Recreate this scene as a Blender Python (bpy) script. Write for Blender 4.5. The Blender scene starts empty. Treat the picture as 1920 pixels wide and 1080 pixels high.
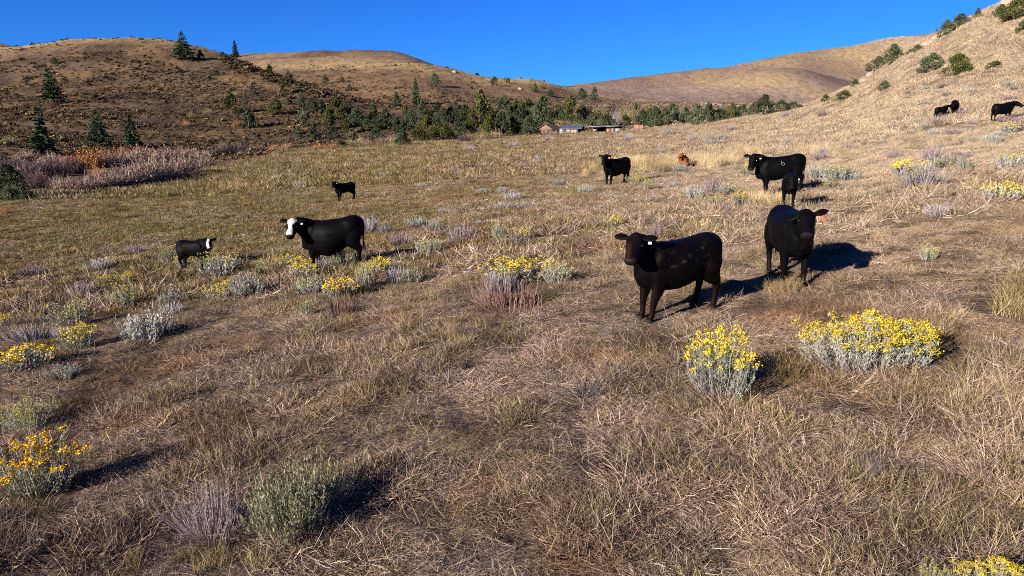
import bpy, math, random
import numpy as np
from mathutils import Vector, Matrix, Euler

scene = bpy.context.scene
COL = scene.collection
RNG = np.random.default_rng(7)
random.seed(7)

# ------------------------------------------------------------------ camera
PITCH = math.radians(14.04)
FPX = 1280.0                      # focal length in pixels of the 1920 wide photograph
H_EYE = 3.05                      # a drone hovering about three metres above the pasture
cam_data = bpy.data.cameras.new('camera')
cam_data.sensor_width = 36.0
cam_data.lens = 36.0 * FPX / 1920.0
cam_data.clip_start = 0.1
cam_data.clip_end = 9000.0
cam = bpy.data.objects.new('camera', cam_data)
COL.objects.link(cam)
cam.location = (0, 0, H_EYE)
cam.rotation_euler = (math.pi / 2 - PITCH, 0, 0)
scene.camera = cam

# ------------------------------------------------------------------ sky and sun
SUN_EL = math.radians(20.5)
SUN_DIR = Vector((-0.76, -0.65, 0)).normalized()      # horizontal direction towards the sun
sun_vec = Vector((SUN_DIR.x * math.cos(SUN_EL), SUN_DIR.y * math.cos(SUN_EL), math.sin(SUN_EL)))
world = bpy.data.worlds.new('World')
scene.world = world
world.use_nodes = True
wn, wl = world.node_tree.nodes, world.node_tree.links
wn.clear()
w_out = wn.new('ShaderNodeOutputWorld')
w_bg = wn.new('ShaderNodeBackground')
w_sky = wn.new('ShaderNodeTexSky')
w_sky.sky_type = 'NISHITA'
w_sky.sun_disc = False
w_sky.sun_elevation = SUN_EL
w_sky.sun_rotation = math.atan2(SUN_DIR.x, SUN_DIR.y)
w_sky.altitude = 2000
w_sky.air_density = 1.0
w_sky.dust_density = 0.0
w_sky.ozone_density = 3.5
w_mul = wn.new('ShaderNodeMix')
w_mul.data_type = 'RGBA'
w_mul.blend_type = 'MULTIPLY'
w_mul.inputs[0].default_value = 1.0
w_mul.inputs[7].default_value = (0.10, 0.40, 1.0, 1)
wl.new(w_sky.outputs[0], w_mul.inputs[6])
wl.new(w_mul.outputs[2], w_bg.inputs[0])
wl.new(w_bg.outputs[0], w_out.inputs[0])
w_bg.inputs[1].default_value = 0.056
sun_data = bpy.data.lights.new('sun', 'SUN')
sun_data.energy = 5.0
sun_data.angle = math.radians(0.53)
sun_data.color = (1.0, 0.91, 0.81)
sun = bpy.data.objects.new('sun', sun_data)
COL.objects.link(sun)
sun.rotation_euler = sun_vec.to_track_quat('Z', 'Y').to_euler()
sun.location = (-60, -50, 60)

scene.view_settings.view_transform = 'Standard'
scene.view_settings.look = 'None'
scene.view_settings.gamma = 1.0
scene.view_settings.use_curve_mapping = False
scene.view_settings.exposure = 1.44
scene.cycles.pixel_filter_type = 'BLACKMAN_HARRIS'
scene.cycles.filter_width = 1.0
scene.cycles.max_bounces = 5
scene.cycles.diffuse_bounces = 2
scene.cycles.glossy_bounces = 2
scene.cycles.transmission_bounces = 3
scene.cycles.transparent_max_bounces = 6
scene.cycles.use_denoising = False

# ------------------------------------------------------------------ helpers
def link(o, parent=None):
    COL.objects.link(o)
    if parent is not None:
        o.parent = parent
    return o

def tag(o, label=None, cat=None, group=None, kind=None):
    if label: o['label'] = label
    if cat: o['category'] = cat
    if group: o['group'] = group
    if kind: o['kind'] = kind
    return o

def mesh_np(name, verts, faces, mats=(), smooth=False, attrs=None, mat_idx=None):
    """mesh from numpy arrays; faces is a list of (M,k) arrays."""
    me = bpy.data.meshes.new(name)
    verts = np.asarray(verts, np.float32)
    me.vertices.add(len(verts))
    me.vertices.foreach_set('co', verts.ravel())
    if not isinstance(faces, (list, tuple)): faces = [faces]
    faces = [np.asarray(f, np.int32) for f in faces if len(f)]
    nl = sum(f.size for f in faces)
    npoly = sum(len(f) for f in faces)
    me.loops.add(nl)
    me.polygons.add(npoly)
    me.loops.foreach_set('vertex_index', np.concatenate([f.ravel() for f in faces]))
    starts, st = [], 0
    for f in faces:
        starts.append(st + np.arange(len(f)) * f.shape[1]); st += f.size
    me.polygons.foreach_set('loop_start', np.concatenate(starts).astype(np.int32))
    if smooth: me.polygons.foreach_set('use_smooth', np.ones(npoly, bool))
    for m in mats: me.materials.append(m)
    if mat_idx is not None: me.polygons.foreach_set('material_index', np.asarray(mat_idx, np.int32))
    for k, v in (attrs or {}).items():
        v = np.asarray(v, np.float32)
        if v.ndim == 1:
            a = me.attributes.new(k, 'FLOAT', 'POINT'); a.data.foreach_set('value', v)
        else:
            a = me.attributes.new(k, 'FLOAT_COLOR', 'POINT')
            if v.shape[1] == 3: v = np.concatenate([v, np.ones((len(v), 1), np.float32)], 1)
            a.data.foreach_set('color', v.ravel())
    me.update(calc_edges=True)
    return me

def obj_np(name, me, parent=None, loc=(0, 0, 0), rotz=0, scale=None):
    o = bpy.data.objects.new(name, me)
    o.location = loc
    o.rotation_euler = (0, 0, rotz)
    if scale is not None: o.scale = scale
    return link(o, parent)

def empty(name, loc=(0, 0, 0), rotz=0, scale=None):
    o = bpy.data.objects.new(name, None)
    o.empty_display_size = 0.2
    o.location = loc
    o.rotation_euler = (0, 0, rotz)
    if scale is not None: o.scale = scale
    return link(o)

def sstep(a, b, x):
    t = np.clip((x - a) / (b - a), 0, 1)
    return t * t * (3 - 2 * t)

def _hash(ix, iy, seed):
    h = (ix.astype(np.int64) * 374761393 + iy.astype(np.int64) * 668265263 + seed * 974711) & 0x7fffffff
    h = ((h ^ (h >> 13)) * 1274126177) & 0x7fffffff
    return ((h ^ (h >> 16)) & 0xffff) / 65535.0

def vnoise(x, y, seed=0):
    x = np.asarray(x, float); y = np.asarray(y, float)
    ix, iy = np.floor(x), np.floor(y)
    fx, fy = x - ix, y - iy
    fx = fx * fx * fx * (fx * (fx * 6 - 15) + 10); fy = fy * fy * fy * (fy * (fy * 6 - 15) + 10)
    a, b = _hash(ix, iy, seed), _hash(ix + 1, iy, seed)
    c, d = _hash(ix, iy + 1, seed), _hash(ix + 1, iy + 1, seed)
    return (a + (b - a) * fx) * (1 - fy) + (c + (d - c) * fx) * fy   # 0..1

def fbm(x, y, seed=0, octv=4):
    s, a, t = 0, 1.0, 0
    for k in range(octv):
        s = s + a * vnoise(x * 2 ** k + 17.3 * k, y * 2 ** k - 9.1 * k, seed + k); t += a; a *= 0.5
    return s / t

# ------------------------------------------------------------------ terrain: one height field
CP, SP = math.cos(PITCH), math.sin(PITCH)
def ray(px, py):
    """direction through a photo pixel, scaled so that the forward (y) part is 1."""
    a = (np.asarray(px, float) - 960.0) / FPX; b = (540.0 - np.asarray(py, float)) / FPX
    Y = CP + b * SP
    return a / Y, (-SP + b * CP) / Y

UU = np.linspace(-1.45, 1.45, 1161)
def _smooth(v, k=9):
    g = np.exp(-0.5 * (np.arange(-3 * k, 3 * k + 1) / k) ** 2); g /= g.sum()
    return np.convolve(np.pad(v, 3 * k, mode='edge'), g, 'valid')
LAY_D, LAY_Z = [], []
def layer_drop(D, rows, k=14):
    u = [r[0] for r in rows]; d = [r[1] for r in rows]
    drop = _smooth(np.interp(UU, u, d), k)
    LAY_D.append(np.full_like(UU, D)); LAY_Z.append(H_EYE - drop)
def layer_pix(rows, k=7):
    px = [r[0] for r in rows]; py = [r[1] for r in rows]
    u, s = ray(px, py)
    D = _smooth(np.interp(UU, u, [r[2] for r in rows]), k)
    S = _smooth(np.interp(UU, u, s), k)
    LAY_D.append(D); LAY_Z.append(H_EYE + D * S)
def layer_rel(rows, k=9):
    """after the last layer: factor on distance and change of height, by pixel column on the horizon."""
    u = [(r[0] - 960) / FPX / (CP + 0.25 * SP) for r in rows]
    f = _smooth(np.interp(UU, u, [r[1] for r in rows]), k)
    dz = _smooth(np.interp(UU, u, [r[2] for r in rows]), k)
    LAY_D.append(LAY_D[-1] * f); LAY_Z.append(LAY_Z[-1] + dz)
US = [-.75, -.5, -.25, 0, .25, .5, .75]
layer_drop(1.0, [(u, 3.05 - 0.1 * u) for u in US])
layer_drop(4.0, [(u, 3.05 - 0.4 * u) for u in US])
layer_drop(10.0, list(zip(US, [3.95, 3.7, 3.35, 3.05, 2.83, 2.6, 2.3])))
layer_drop(20.0, list(zip(US, [5.0, 4.6, 4.05, 3.4, 2.9, 2.5, 1.6])))
layer_drop(40.0, list(zip(US, [6.0, 5.5, 4.8, 4.2, 3.4, 2.4, .9])))
layer_pix([(-150, 412, 42), (0, 392, 46), (200, 372, 52), (400, 342, 65), (560, 302, 90), (880, 288, 100), (1050, 279, 100), (1180, 270, 100),
           (1300, 258, 100), (1400, 246, 95), (1500, 231, 90), (1600, 212, 80), (1700, 191, 72), (1800, 181, 66), (1920, 179, 62), (2050, 175, 60)])
layer_pix([(-150, 395, 48), (0, 372, 53), (140, 352, 62), (400, 315, 90), (560, 277, 140), (700, 268, 165), (880, 262, 180), (1050, 252, 185),
           (1180, 243, 190), (1300, 232, 190), (1400, 216, 190), (1500, 202, 170), (1600, 163, 150), (1700, 97, 135), (1770, 61, 125),
           (1850, 27, 118), (1920, -10, 112), (2050, -80, 105)])
layer_rel([(0, 1.15, -1.5), (400, 1.12, -1.5), (560, 1.08, -1.0), (700, 1.06, -.5), (1050, 1.06, -.4), (1300, 1.06, -.5), (1400, 1.1, -1.5), (1520, 1.25, -7), (1920, 1.3, -9)])
layer_pix([(-150, 310, 140), (0, 305, 150), (100, 300, 155), (250, 290, 170), (400, 282, 190), (560, 270, 200), (700, 262, 210), (880, 255, 215),
           (1050, 243, 225), (1180, 236, 230), (1300, 226, 235), (1400, 218, 240), (1500, 215, 250), (1700, 215, 250), (2050, 215, 250)])
layer_pix([(-150, 200, 280), (0, 195, 280), (100, 185, 285), (250, 180, 290), (400, 185, 290), (560, 207, 270), (680, 218, 270), (800, 225, 270),
           (900, 226, 270), (1050, 222, 280), (1180, 215, 290), (1300, 210, 300), (1400, 207, 310), (1500, 205, 320), (2050, 205, 320)])
layer_pix([(-150, 100, 420), (30, 92, 420), (100, 80, 420), (200, 71, 420), (260, 72, 415), (320, 80, 410), (400, 98, 400), (450, 113, 390), (500, 134, 370),
           (560, 153, 350), (620, 172, 335), (680, 190, 320), (760, 203, 310), (850, 208, 310), (950, 205, 330), (1050, 200, 350), (1180, 200, 380),
           (1300, 200, 420), (1400, 198, 450), (1500, 198, 450), (2050, 198, 450)])
layer_rel([(0, 1.18, -9), (400, 1.15, -8), (500, 1.13, -6), (620, 1.12, -2), (700, 1.12, 1), (1050, 1.12, 1), (1500, 1.1, 1), (2000, 1.1, 1)])
layer_pix([(-150, 110, 650), (30, 108, 650), (200, 104, 650), (400, 118, 650), (450, 127, 640), (520, 127, 630), (600, 124, 620), (700, 121, 610),
           (800, 124, 600), (850, 133, 590), (880, 144, 580), (930, 149, 570), (1000, 151, 560), (1040, 161, 560), (1080, 173, 560), (1150, 186, 580),
           (1300, 193, 600), (1500, 196, 600), (2050, 196, 600)])
layer_rel([(0, 1.2, -14), (600, 1.2, -14), (900, 1.2, -10), (1040, 1.2, -5), (1150, 1.2, 0), (1500, 1.2, 2), (2000, 1.2, 2)])
layer_pix([(-150, 112, 900), (30, 112, 900), (400, 122, 860), (470, 114, 850), (560, 111, 850), (640, 109, 840), (700, 109, 830), (750, 113, 820), (800, 125, 810), (840, 141, 810), (880, 157, 830),
           (960, 172, 900), (1040, 177, 1000), (1130, 172, 1050), (1240, 165, 1050), (1346, 141, 1050), (1400, 127, 1050), (1438, 118, 1050), (1488, 114, 1050), (1537, 124, 1050),
           (1594, 141, 1050), (1650, 150, 1050), (2050, 160, 1050)], k=5)
layer_rel([(0, 1.05, 2), (700, 1.05, 2), (900, 1.05, -2), (1040, 1.12, -6), (1240, 1.14, -14), (1450, 1.14, -22), (1600, 1.14, -12), (2000, 1.14, -8)])
layer_pix([(-150, 80, 1150), (0, 83, 1150), (30, 91, 1150), (120, 112, 1100), (400, 110, 1000), (440, 104, 1000), (470, 101, 1000), (560, 99, 980), (640, 96, 960), (690, 94, 950),
           (750, 101, 930), (800, 118, 920), (840, 136, 920), (880, 153, 950), (960, 164, 1150), (1040, 159, 1400), (1130, 152, 1500), (1180, 143, 1500),
           (1240, 138, 1500), (1300, 129, 1500), (1350, 127, 1500), (1400, 117, 1500), (1470, 101, 1500), (1540, 95, 1550), (1620, 91, 1550),
           (1700, 77, 1600), (1760, 66, 1600), (1920, 40, 1600), (2050, 20, 1600)], k=5)
layer_rel([(0, 1.5, -40), (900, 1.5, -40), (2000, 1.5, -40)])
layer_rel([(0, 2.6, -20), (2000, 2.6, -20)])
LAY_D = np.array(LAY_D); LAY_Z = np.array(LAY_Z); NL = len(LAY_D)
LOGD = np.log(LAY_D)
AZMAX = math.radians(54)

def terrain(X, Y, noise=True, full=False):
    X = np.atleast_1d(np.asarray(X, float)); Y = np.atleast_1d(np.asarray(Y, float))
    az = np.arctan2(X, Y); R = np.hypot(X, Y) + 1e-6
    azc = np.clip(az, -AZMAX, AZMAX)
    u = np.tan(azc); D = R * np.cos(azc)
    fi = np.clip((u - UU[0]) / (UU[1] - UU[0]), 0, len(UU) - 1.001)
    i0 = fi.astype(int); f = fi - i0
    L = LOGD[:, i0] * (1 - f) + LOGD[:, i0 + 1] * f
    Z = LAY_Z[:, i0] * (1 - f) + LAY_Z[:, i0 + 1] * f
    ld = np.clip(np.log(D), L[0] + 1e-4, L[-1] - 1e-4)
    dl = L[1:] - L[:-1]; sl = (Z[1:] - Z[:-1]) / dl
    m = np.zeros_like(Z)
    w1, w2 = 2 * dl[1:] + dl[:-1], dl[1:] + 2 * dl[:-1]
    same = sl[1:] * sl[:-1] > 0
    with np.errstate(divide='ignore', invalid='ignore'):
        mm = (w1 + w2) / (w1 / sl[:-1] + w2 / sl[1:])
    m[1:-1] = np.where(same, mm, 0); m[0] = sl[0]; m[-1] = sl[-1]
    k = np.clip((ld[None, :] >= L).sum(0) - 1, 0, NL - 2)
    ar = np.arange(len(X))
    h = dl[k, ar]; t = (ld - L[k, ar]) / h
    z = ((1 + 2 * t) * (1 - t) ** 2 * Z[k, ar] + t * (1 - t) ** 2 * h * m[k, ar] + t * t * (3 - 2 * t) * Z[k + 1, ar] + t * t * (t - 1) * h * m[k + 1, ar])
    w = sstep(math.radians(58), math.radians(120), np.abs(az))
    z = z * (1 - w) + w * (-0.3 + 0.0 * R)
    if noise:
        far = sstep(500, 1000, D)
        wx, wy = X + 60 * vnoise(X / 300, Y / 300, 5), Y + 60 * vnoise(X / 300, Y / 300, 6)
        wx, wy = X + 90 * vnoise(X / 400, Y / 400, 5), Y + 90 * vnoise(X / 400, Y / 400, 6)
        rid = 1 - np.abs(2 * vnoise((wx * .8 + wy * .5) / 300, (wy * .8 - wx * .5) / 900, 11) - 1)
        idx_l = k + t
        cw = (1 - .8 * np.exp(-((idx_l - 16) / .22) ** 2)) * (1 - .6 * np.exp(-((idx_l - 14) / .25) ** 2))
        z = z + far * cw * (66 * (rid - 0.62) + 26 * (vnoise((X * .8 + Y * .5) / 110, (Y * .8 - X * .5) / 260, 13) - .5)) * (.12 + .88 * sstep(.0, .10, u))
        z = z + sstep(200, 300, D) * .9 * (fbm(X / 22, Y / 14, 25, 3) - .5) * 2
        z = z + sstep(220, 420, D) * 1.6 * (fbm(X / 45, Y / 45, 21, 3) - .5) * 2
        z = z + sstep(60, 200, D) * .35 * (fbm(X / 9, Y / 9, 31, 3) - .5) * 2
        nearw = 1 - sstep(60, 140, D)
        z = z + nearw * (  .12 * (fbm(X / 5, Y / 5, 41, 2) - .5) + .045 * (fbm(X / 1.1, Y / 1.1, 51, 2) - .5) + .07 * (1 - sstep(12, 30, D)) * (fbm(X / .38, Y / .38, 53, 2) - .5))
    if full: return z, u, D, k + t
    return z

def hit(px, py, dmin=2.5, dmax=2500):
    """point of the terrain seen through a photo pixel."""
    u, s = ray(px, py)
    D = np.exp(np.linspace(math.log(dmin), math.log(dmax), 4000))
    z = terrain(u * D, D)
    d = H_EYE + s * D - z
    j = np.nonzero(d <= 0)[0]
    if len(j) == 0:
        j = int(np.argmin(d / D)); Dh = D[j]
    elif j[0] == 0: Dh = D[0]
    else:
        j = j[0]; t = d[j - 1] / (d[j - 1] - d[j]); Dh = D[j - 1] + t * (D[j] - D[j - 1])
    x, y = float(u * Dh), float(Dh)
    return Vector((x, y, float(terrain(x, y)[0])))

def pxm(P, n=1.0):
    """size in metres of n photo pixels at point P."""
    depth = P.y * CP - (P.z - H_EYE) * SP
    return n * depth / FPX

# ------------------------------------------------------------------ node helpers
def new_mat(name):
    m = bpy.data.materials.new(name); m.use_nodes = True
    nt = m.node_tree; nt.nodes.clear()
    out = nt.nodes.new('ShaderNodeOutputMaterial')
    return m, nt, out
def N(nt, typ, **kw):
    n = nt.nodes.new(typ)
    for k, v in kw.items(): setattr(n, k, v)
    return n
def setin(nt, sock, v):
    if isinstance(v, bpy.types.NodeSocket): nt.links.new(v, sock)
    elif isinstance(v, (tuple, list)) and len(v) == 3 and sock.type == 'RGBA': sock.default_value = (*v, 1)
    else: sock.default_value = v
def mixc(nt, fac, a, b, mode='MIX'):
    n = N(nt, 'ShaderNodeMix', data_type='RGBA', blend_type=mode)
    setin(nt, n.inputs[0], fac); setin(nt, n.inputs[6], a); setin(nt, n.inputs[7], b)
    return n.outputs[2]
def math_(nt, op, a, b=0.0, c=0.0):
    n = N(nt, 'ShaderNodeMath', operation=op)
    setin(nt, n.inputs[0], a); setin(nt, n.inputs[1], b); setin(nt, n.inputs[2], c)
    return n.outputs[0]
def ramp(nt, fac, stops):
    n = N(nt, 'ShaderNodeValToRGB')
    el = n.color_ramp.elements
    while len(el) < len(stops): el.new(0.5)
    for e, (p, c) in zip(el, stops): e.position = p; e.color = (*c, 1) if len(c) == 3 else c
    setin(nt, n.inputs[0], fac)
    return n.outputs[0]
def noise(nt, vec, scale, detail=3.0, rough=0.55, w=None):
    n = N(nt, 'ShaderNodeTexNoise'); n.inputs['Scale'].default_value = scale
    n.inputs['Detail'].default_value = detail; n.inputs['Roughness'].default_value = rough
    if vec is not None: nt.links.new(vec, n.inputs['Vector'])
    return n.outputs[0]
def leafy(nt, out, color, transl=0.25, gloss=0.0, rough=0.5):
    """thin plant tissue: diffuse with some light coming through."""
    d = N(nt, 'ShaderNodeBsdfDiffuse'); setin(nt, d.inputs[0], color)
    t = N(nt, 'ShaderNodeBsdfTranslucent'); setin(nt, t.inputs[0], color)
    m = N(nt, 'ShaderNodeMixShader'); m.inputs[0].default_value = transl
    nt.links.new(d.outputs[0], m.inputs[1]); nt.links.new(t.outputs[0], m.inputs[2])
    nt.links.new(m.outputs[0], out.inputs[0])
def principled(nt, out, color, rough=0.7, spec=0.3, metal=0.0, normal=None):
    p = N(nt, 'ShaderNodeBsdfPrincipled')
    setin(nt, p.inputs['Base Color'], color); setin(nt, p.inputs['Roughness'], rough)
    p.inputs['Specular IOR Level'].default_value = spec; p.inputs['Metallic'].default_value = metal
    if normal is not None: nt.links.new(normal, p.inputs['Normal'])
    nt.links.new(p.outputs[0], out.inputs[0])
    return p
def bump(nt, height, dist=0.02, strength=1.0):
    b = N(nt, 'ShaderNodeBump'); b.inputs['Distance'].default_value = dist; b.inputs['Strength'].default_value = strength
    nt.links.new(height, b.inputs['Height'])
    return b.outputs[0]
# ------------------------------------------------------------------ ground sheet and hills
az_f = np.radians(np.linspace(-58, 58, 760))
az_b1 = np.radians(np.linspace(-180, -58, 40)[:-1]); az_b2 = np.radians(np.linspace(58, 180, 40)[1:-1])
AZ = np.concatenate([az_b1, az_f, az_b2])
RR = np.concatenate([np.concatenate([np.exp(np.linspace(math.log(0.6), math.log(3), 20))[:-1], np.exp(np.linspace(math.log(3), math.log(48), 230))]), np.exp(np.linspace(math.log(48), math.log(700), 190))[1:],
                     np.exp(np.linspace(math.log(700), math.log(4200), 70))[1:]])
A2, R2 = np.meshgrid(AZ, RR)                   # rows = R
GX, GY = (R2 * np.sin(A2)).ravel(), (R2 * np.cos(A2)).ravel()
GZ, GU, GD, GL = terrain(GX, GY, full=True)

def veg_color(X, Y, U, D, L):
    """natural colour of what grows there (dry grass, green grass, sagebrush), by place."""
    n1 = fbm(X / 14, Y / 14, 61, 4); n2 = fbm(X / 4, Y / 4, 71, 3); n3 = fbm(X / 60, Y / 60, 81, 4)
    straw = np.array([.25, .178, .092]); olive = np.array([.15, .122, .040]); rust = np.array([.20, .112, .045]); pale = np.array([.31, .24, .16])
    def mx(a, b, t): return a * (1 - t[:, None]) + b * t[:, None]
    one = np.ones((len(X), 1))
    c = one * straw
    left = sstep(.15, -.35, U) if False else 1 - sstep(-.35, .15, U)
    c = mx(c, olive, np.clip(sstep(.42, .62, n1) * (.45 + .55 * left) * sstep(8, 30, D), 0, 1))
    c = mx(c, rust, sstep(.55, .70, fbm(X / 9, Y / 9, 91, 3)) * .7 * (1 - .6 * sstep(.3, .5, U)))
    c = mx(c, pale, sstep(.22, .55, U) * sstep(15, 60, D) * (.55 + .45 * sstep(.35, .6, n2)))
    # hills
    brown = np.array([.112, .074, .049]); gold = np.array([.36, .26, .125]); dark = np.array([.070, .046, .033]); tan = np.array([.285, .210, .158]); mauve = np.array([.195, .138, .108])
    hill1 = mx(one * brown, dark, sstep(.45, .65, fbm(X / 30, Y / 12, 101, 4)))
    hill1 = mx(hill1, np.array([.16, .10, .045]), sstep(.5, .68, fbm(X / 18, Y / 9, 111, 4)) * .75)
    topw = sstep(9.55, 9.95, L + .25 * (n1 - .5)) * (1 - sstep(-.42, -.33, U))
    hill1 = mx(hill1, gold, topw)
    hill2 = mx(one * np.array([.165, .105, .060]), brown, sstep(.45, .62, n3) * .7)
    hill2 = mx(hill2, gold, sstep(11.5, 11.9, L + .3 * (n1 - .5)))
    hill3 = mx(one * np.array([.21, .145, .085]), np.array([.085, .052, .034]), sstep(.32, .52, fbm(X / 120 + 3, Y / 120, 121, 4)) * sstep(14.15, 15.0, L))
    farr = mx(one * tan, mauve, sstep(.42, .62, fbm((X * .8 + Y * .5) / 150, (Y * .8 - X * .5) / 420, 131, 5)))
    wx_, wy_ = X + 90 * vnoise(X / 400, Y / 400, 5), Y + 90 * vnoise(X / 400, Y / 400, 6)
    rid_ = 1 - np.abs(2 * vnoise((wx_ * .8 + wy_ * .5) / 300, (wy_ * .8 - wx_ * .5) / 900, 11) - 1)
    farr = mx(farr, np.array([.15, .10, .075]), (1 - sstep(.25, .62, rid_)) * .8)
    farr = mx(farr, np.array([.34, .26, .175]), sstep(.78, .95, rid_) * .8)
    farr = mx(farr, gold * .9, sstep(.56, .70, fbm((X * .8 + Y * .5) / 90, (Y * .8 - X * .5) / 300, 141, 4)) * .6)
    right = sstep(-.03, .06, U)
    h3 = hill3 * (1 - right[:, None]) + farr * right[:, None]
    creek = np.array([.10, .070, .045])
    c = mx(c, creek, sstep(6.3, 6.9, L))
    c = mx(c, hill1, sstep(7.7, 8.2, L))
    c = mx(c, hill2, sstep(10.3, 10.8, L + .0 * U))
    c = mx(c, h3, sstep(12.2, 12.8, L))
    return np.clip(c, 0, 1)
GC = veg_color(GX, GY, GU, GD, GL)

mg, nt, out = new_mat('ground_cover')
att = N(nt, 'ShaderNodeAttribute', attribute_name='veg')
geo = N(nt, 'ShaderNodeNewGeometry')
pos = geo.outputs['Position']
camd = N(nt, 'ShaderNodeVectorMath', operation='LENGTH'); nt.links.new(pos, camd.inputs[0])
dist = camd.outputs['Value']
nA = noise(nt, pos, 30.0, 3); nB = noise(nt, pos, 3.0, 4, .65); nC = noise(nt, pos, .45, 4, .7)
mp = N(nt, 'ShaderNodeMapping'); mp.inputs['Scale'].default_value = (1.0, .45, 1.0); nt.links.new(pos, mp.inputs[0])
nD = noise(nt, mp.outputs[0], .16, 5, .75)
soil = mixc(nt, nA, (.024, .017, .015), (.075, .053, .042))
soil = mixc(nt, math_(nt, 'MULTIPLY', math_(nt, 'SUBTRACT', nB, .45), 3.0), soil, (.055, .036, .027))
nearf = N(nt, 'ShaderNodeMapRange'); nearf.inputs['From Min'].default_value = 6; nearf.inputs['From Max'].default_value = 24
nt.links.new(dist, nearf.inputs[0])
var = ramp(nt, nB, [(.30, (.45, .43, .42)), (.52, (.95, .95, .95)), (.72, (1.35, 1.33, 1.3))])
var2 = ramp(nt, nC, [(.32, (.5, .48, .47)), (.5, (.95, .95, .95)), (.7, (1.3, 1.3, 1.28))])
var3 = ramp(nt, nD, [(.36, (.55, .52, .5)), (.5, (1, 1, 1)), (.66, (1.35, 1.33, 1.28))])
veg = mixc(nt, 1.0, att.outputs['Color'], var, 'MULTIPLY')
veg = mixc(nt, .8, veg, var2, 'MULTIPLY')
veg = mixc(nt, .8, veg, var3, 'MULTIPLY')
colr = mixc(nt, nearf.outputs[0], soil, veg)
bh = math_(nt, 'ADD', math_(nt, 'MULTIPLY', nA, .25), math_(nt, 'ADD', nB, math_(nt, 'MULTIPLY', nC, 2.0)))
principled(nt, out, colr, .95, .05, normal=bump(nt, bh, .25, .7))

na, nr = len(AZ), len(RR)
rows = np.arange(nr - 1)[:, None] * na; cols = np.arange(na)[None, :]
nxt = (np.arange(na) + 1) % na
F = np.stack([rows + cols, rows + nxt[None, :], rows + na + nxt[None, :], rows + na + cols], -1).reshape(-1, 4)
F = F[:, ::-1]
FL = GL[F].mean(1); FA = np.abs(np.arctan2(GX[F].mean(1), GY[F].mean(1)))
cls = np.digitize(FL, [7.0, 11.0, 13.0])
cls[(FA > math.radians(56.5))] = 0
def submesh(name, sel):
    f = F[sel]; used, inv = np.unique(f, return_inverse=True)
    V = np.stack([GX, GY, GZ], 1)[used]
    me = mesh_np(name, V, inv.reshape(-1, 4), [mg], True, {'veg': GC[used]})
    return tag(obj_np(name, me), kind='structure')
g = submesh('ground', cls == 0)
# close the hub under the camera
tag(g, 'dry tawny pasture sloping down to the creek', kind='structure')
tag(submesh('hill', cls == 1), 'brown scrub covered hill behind the creek trees', kind='structure')
tag(submesh('grassy_hill', cls == 2), 'golden grass hill behind the juniper slope', kind='structure')
tag(submesh('distant_hills', cls == 3), 'bare tan hills on the skyline', kind='structure')

# ------------------------------------------------------------------ ribbons and cards (grass blades, twigs, leaves)
def ribbons(P, W, side=None, rng=RNG):
    """P (n,s,3) centre lines, W (n,s) half widths -> verts, quads, ribbon index per vertex."""
    n, s, _ = P.shape
    T = np.gradient(P, axis=1)
    if side is None:
        side = rng.normal(size=(n, 1, 3))
    S = np.cross(T, np.broadcast_to(side, T.shape))
    S /= np.linalg.norm(S, axis=2, keepdims=True) + 1e-9
    A, B = P - S * W[..., None], P + S * W[..., None]
    V = np.stack([A, B], 2).reshape(-1, 3)
    base = (np.arange(n)[:, None] * s + np.arange(s - 1)[None, :]) * 2
    Q = np.stack([base, base + 1, base + 3, base + 2], -1).reshape(-1, 4)
    idx = np.repeat(np.arange(n), s * 2)
    return V, Q, idx

def cards(C, L, Wd, dirs=None, rng=RNG):
    """one diamond shaped leaf per point C: length L, width Wd, along dirs (random if None)."""
    n = len(C)
    d = rng.normal(size=(n, 3)) if dirs is None else dirs + 0.0
    d /= np.linalg.norm(d, axis=1, keepdims=True) + 1e-9
    r = np.cross(d, rng.normal(size=(n, 3))); r /= np.linalg.norm(r, axis=1, keepdims=True) + 1e-9
    L = np.broadcast_to(L, (n,))[:, None]; Wd = np.broadcast_to(Wd, (n,))[:, None]
    V = np.stack([C - d * L * .5, C + r * Wd * .5, C + d * L * .5, C - r * Wd * .5], 1).reshape(-1, 3)
    Q = np.arange(n * 4).reshape(-1, 4)
    return V, Q, np.repeat(np.arange(n), 4)

def join(parts):
    V, Q, R, o = [], [], [], 0
    for v, q, r in parts:
        V.append(v); Q.append(q + o); R.append(r); o += len(v)
    return np.concatenate(V), np.concatenate(Q), np.concatenate(R)

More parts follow.
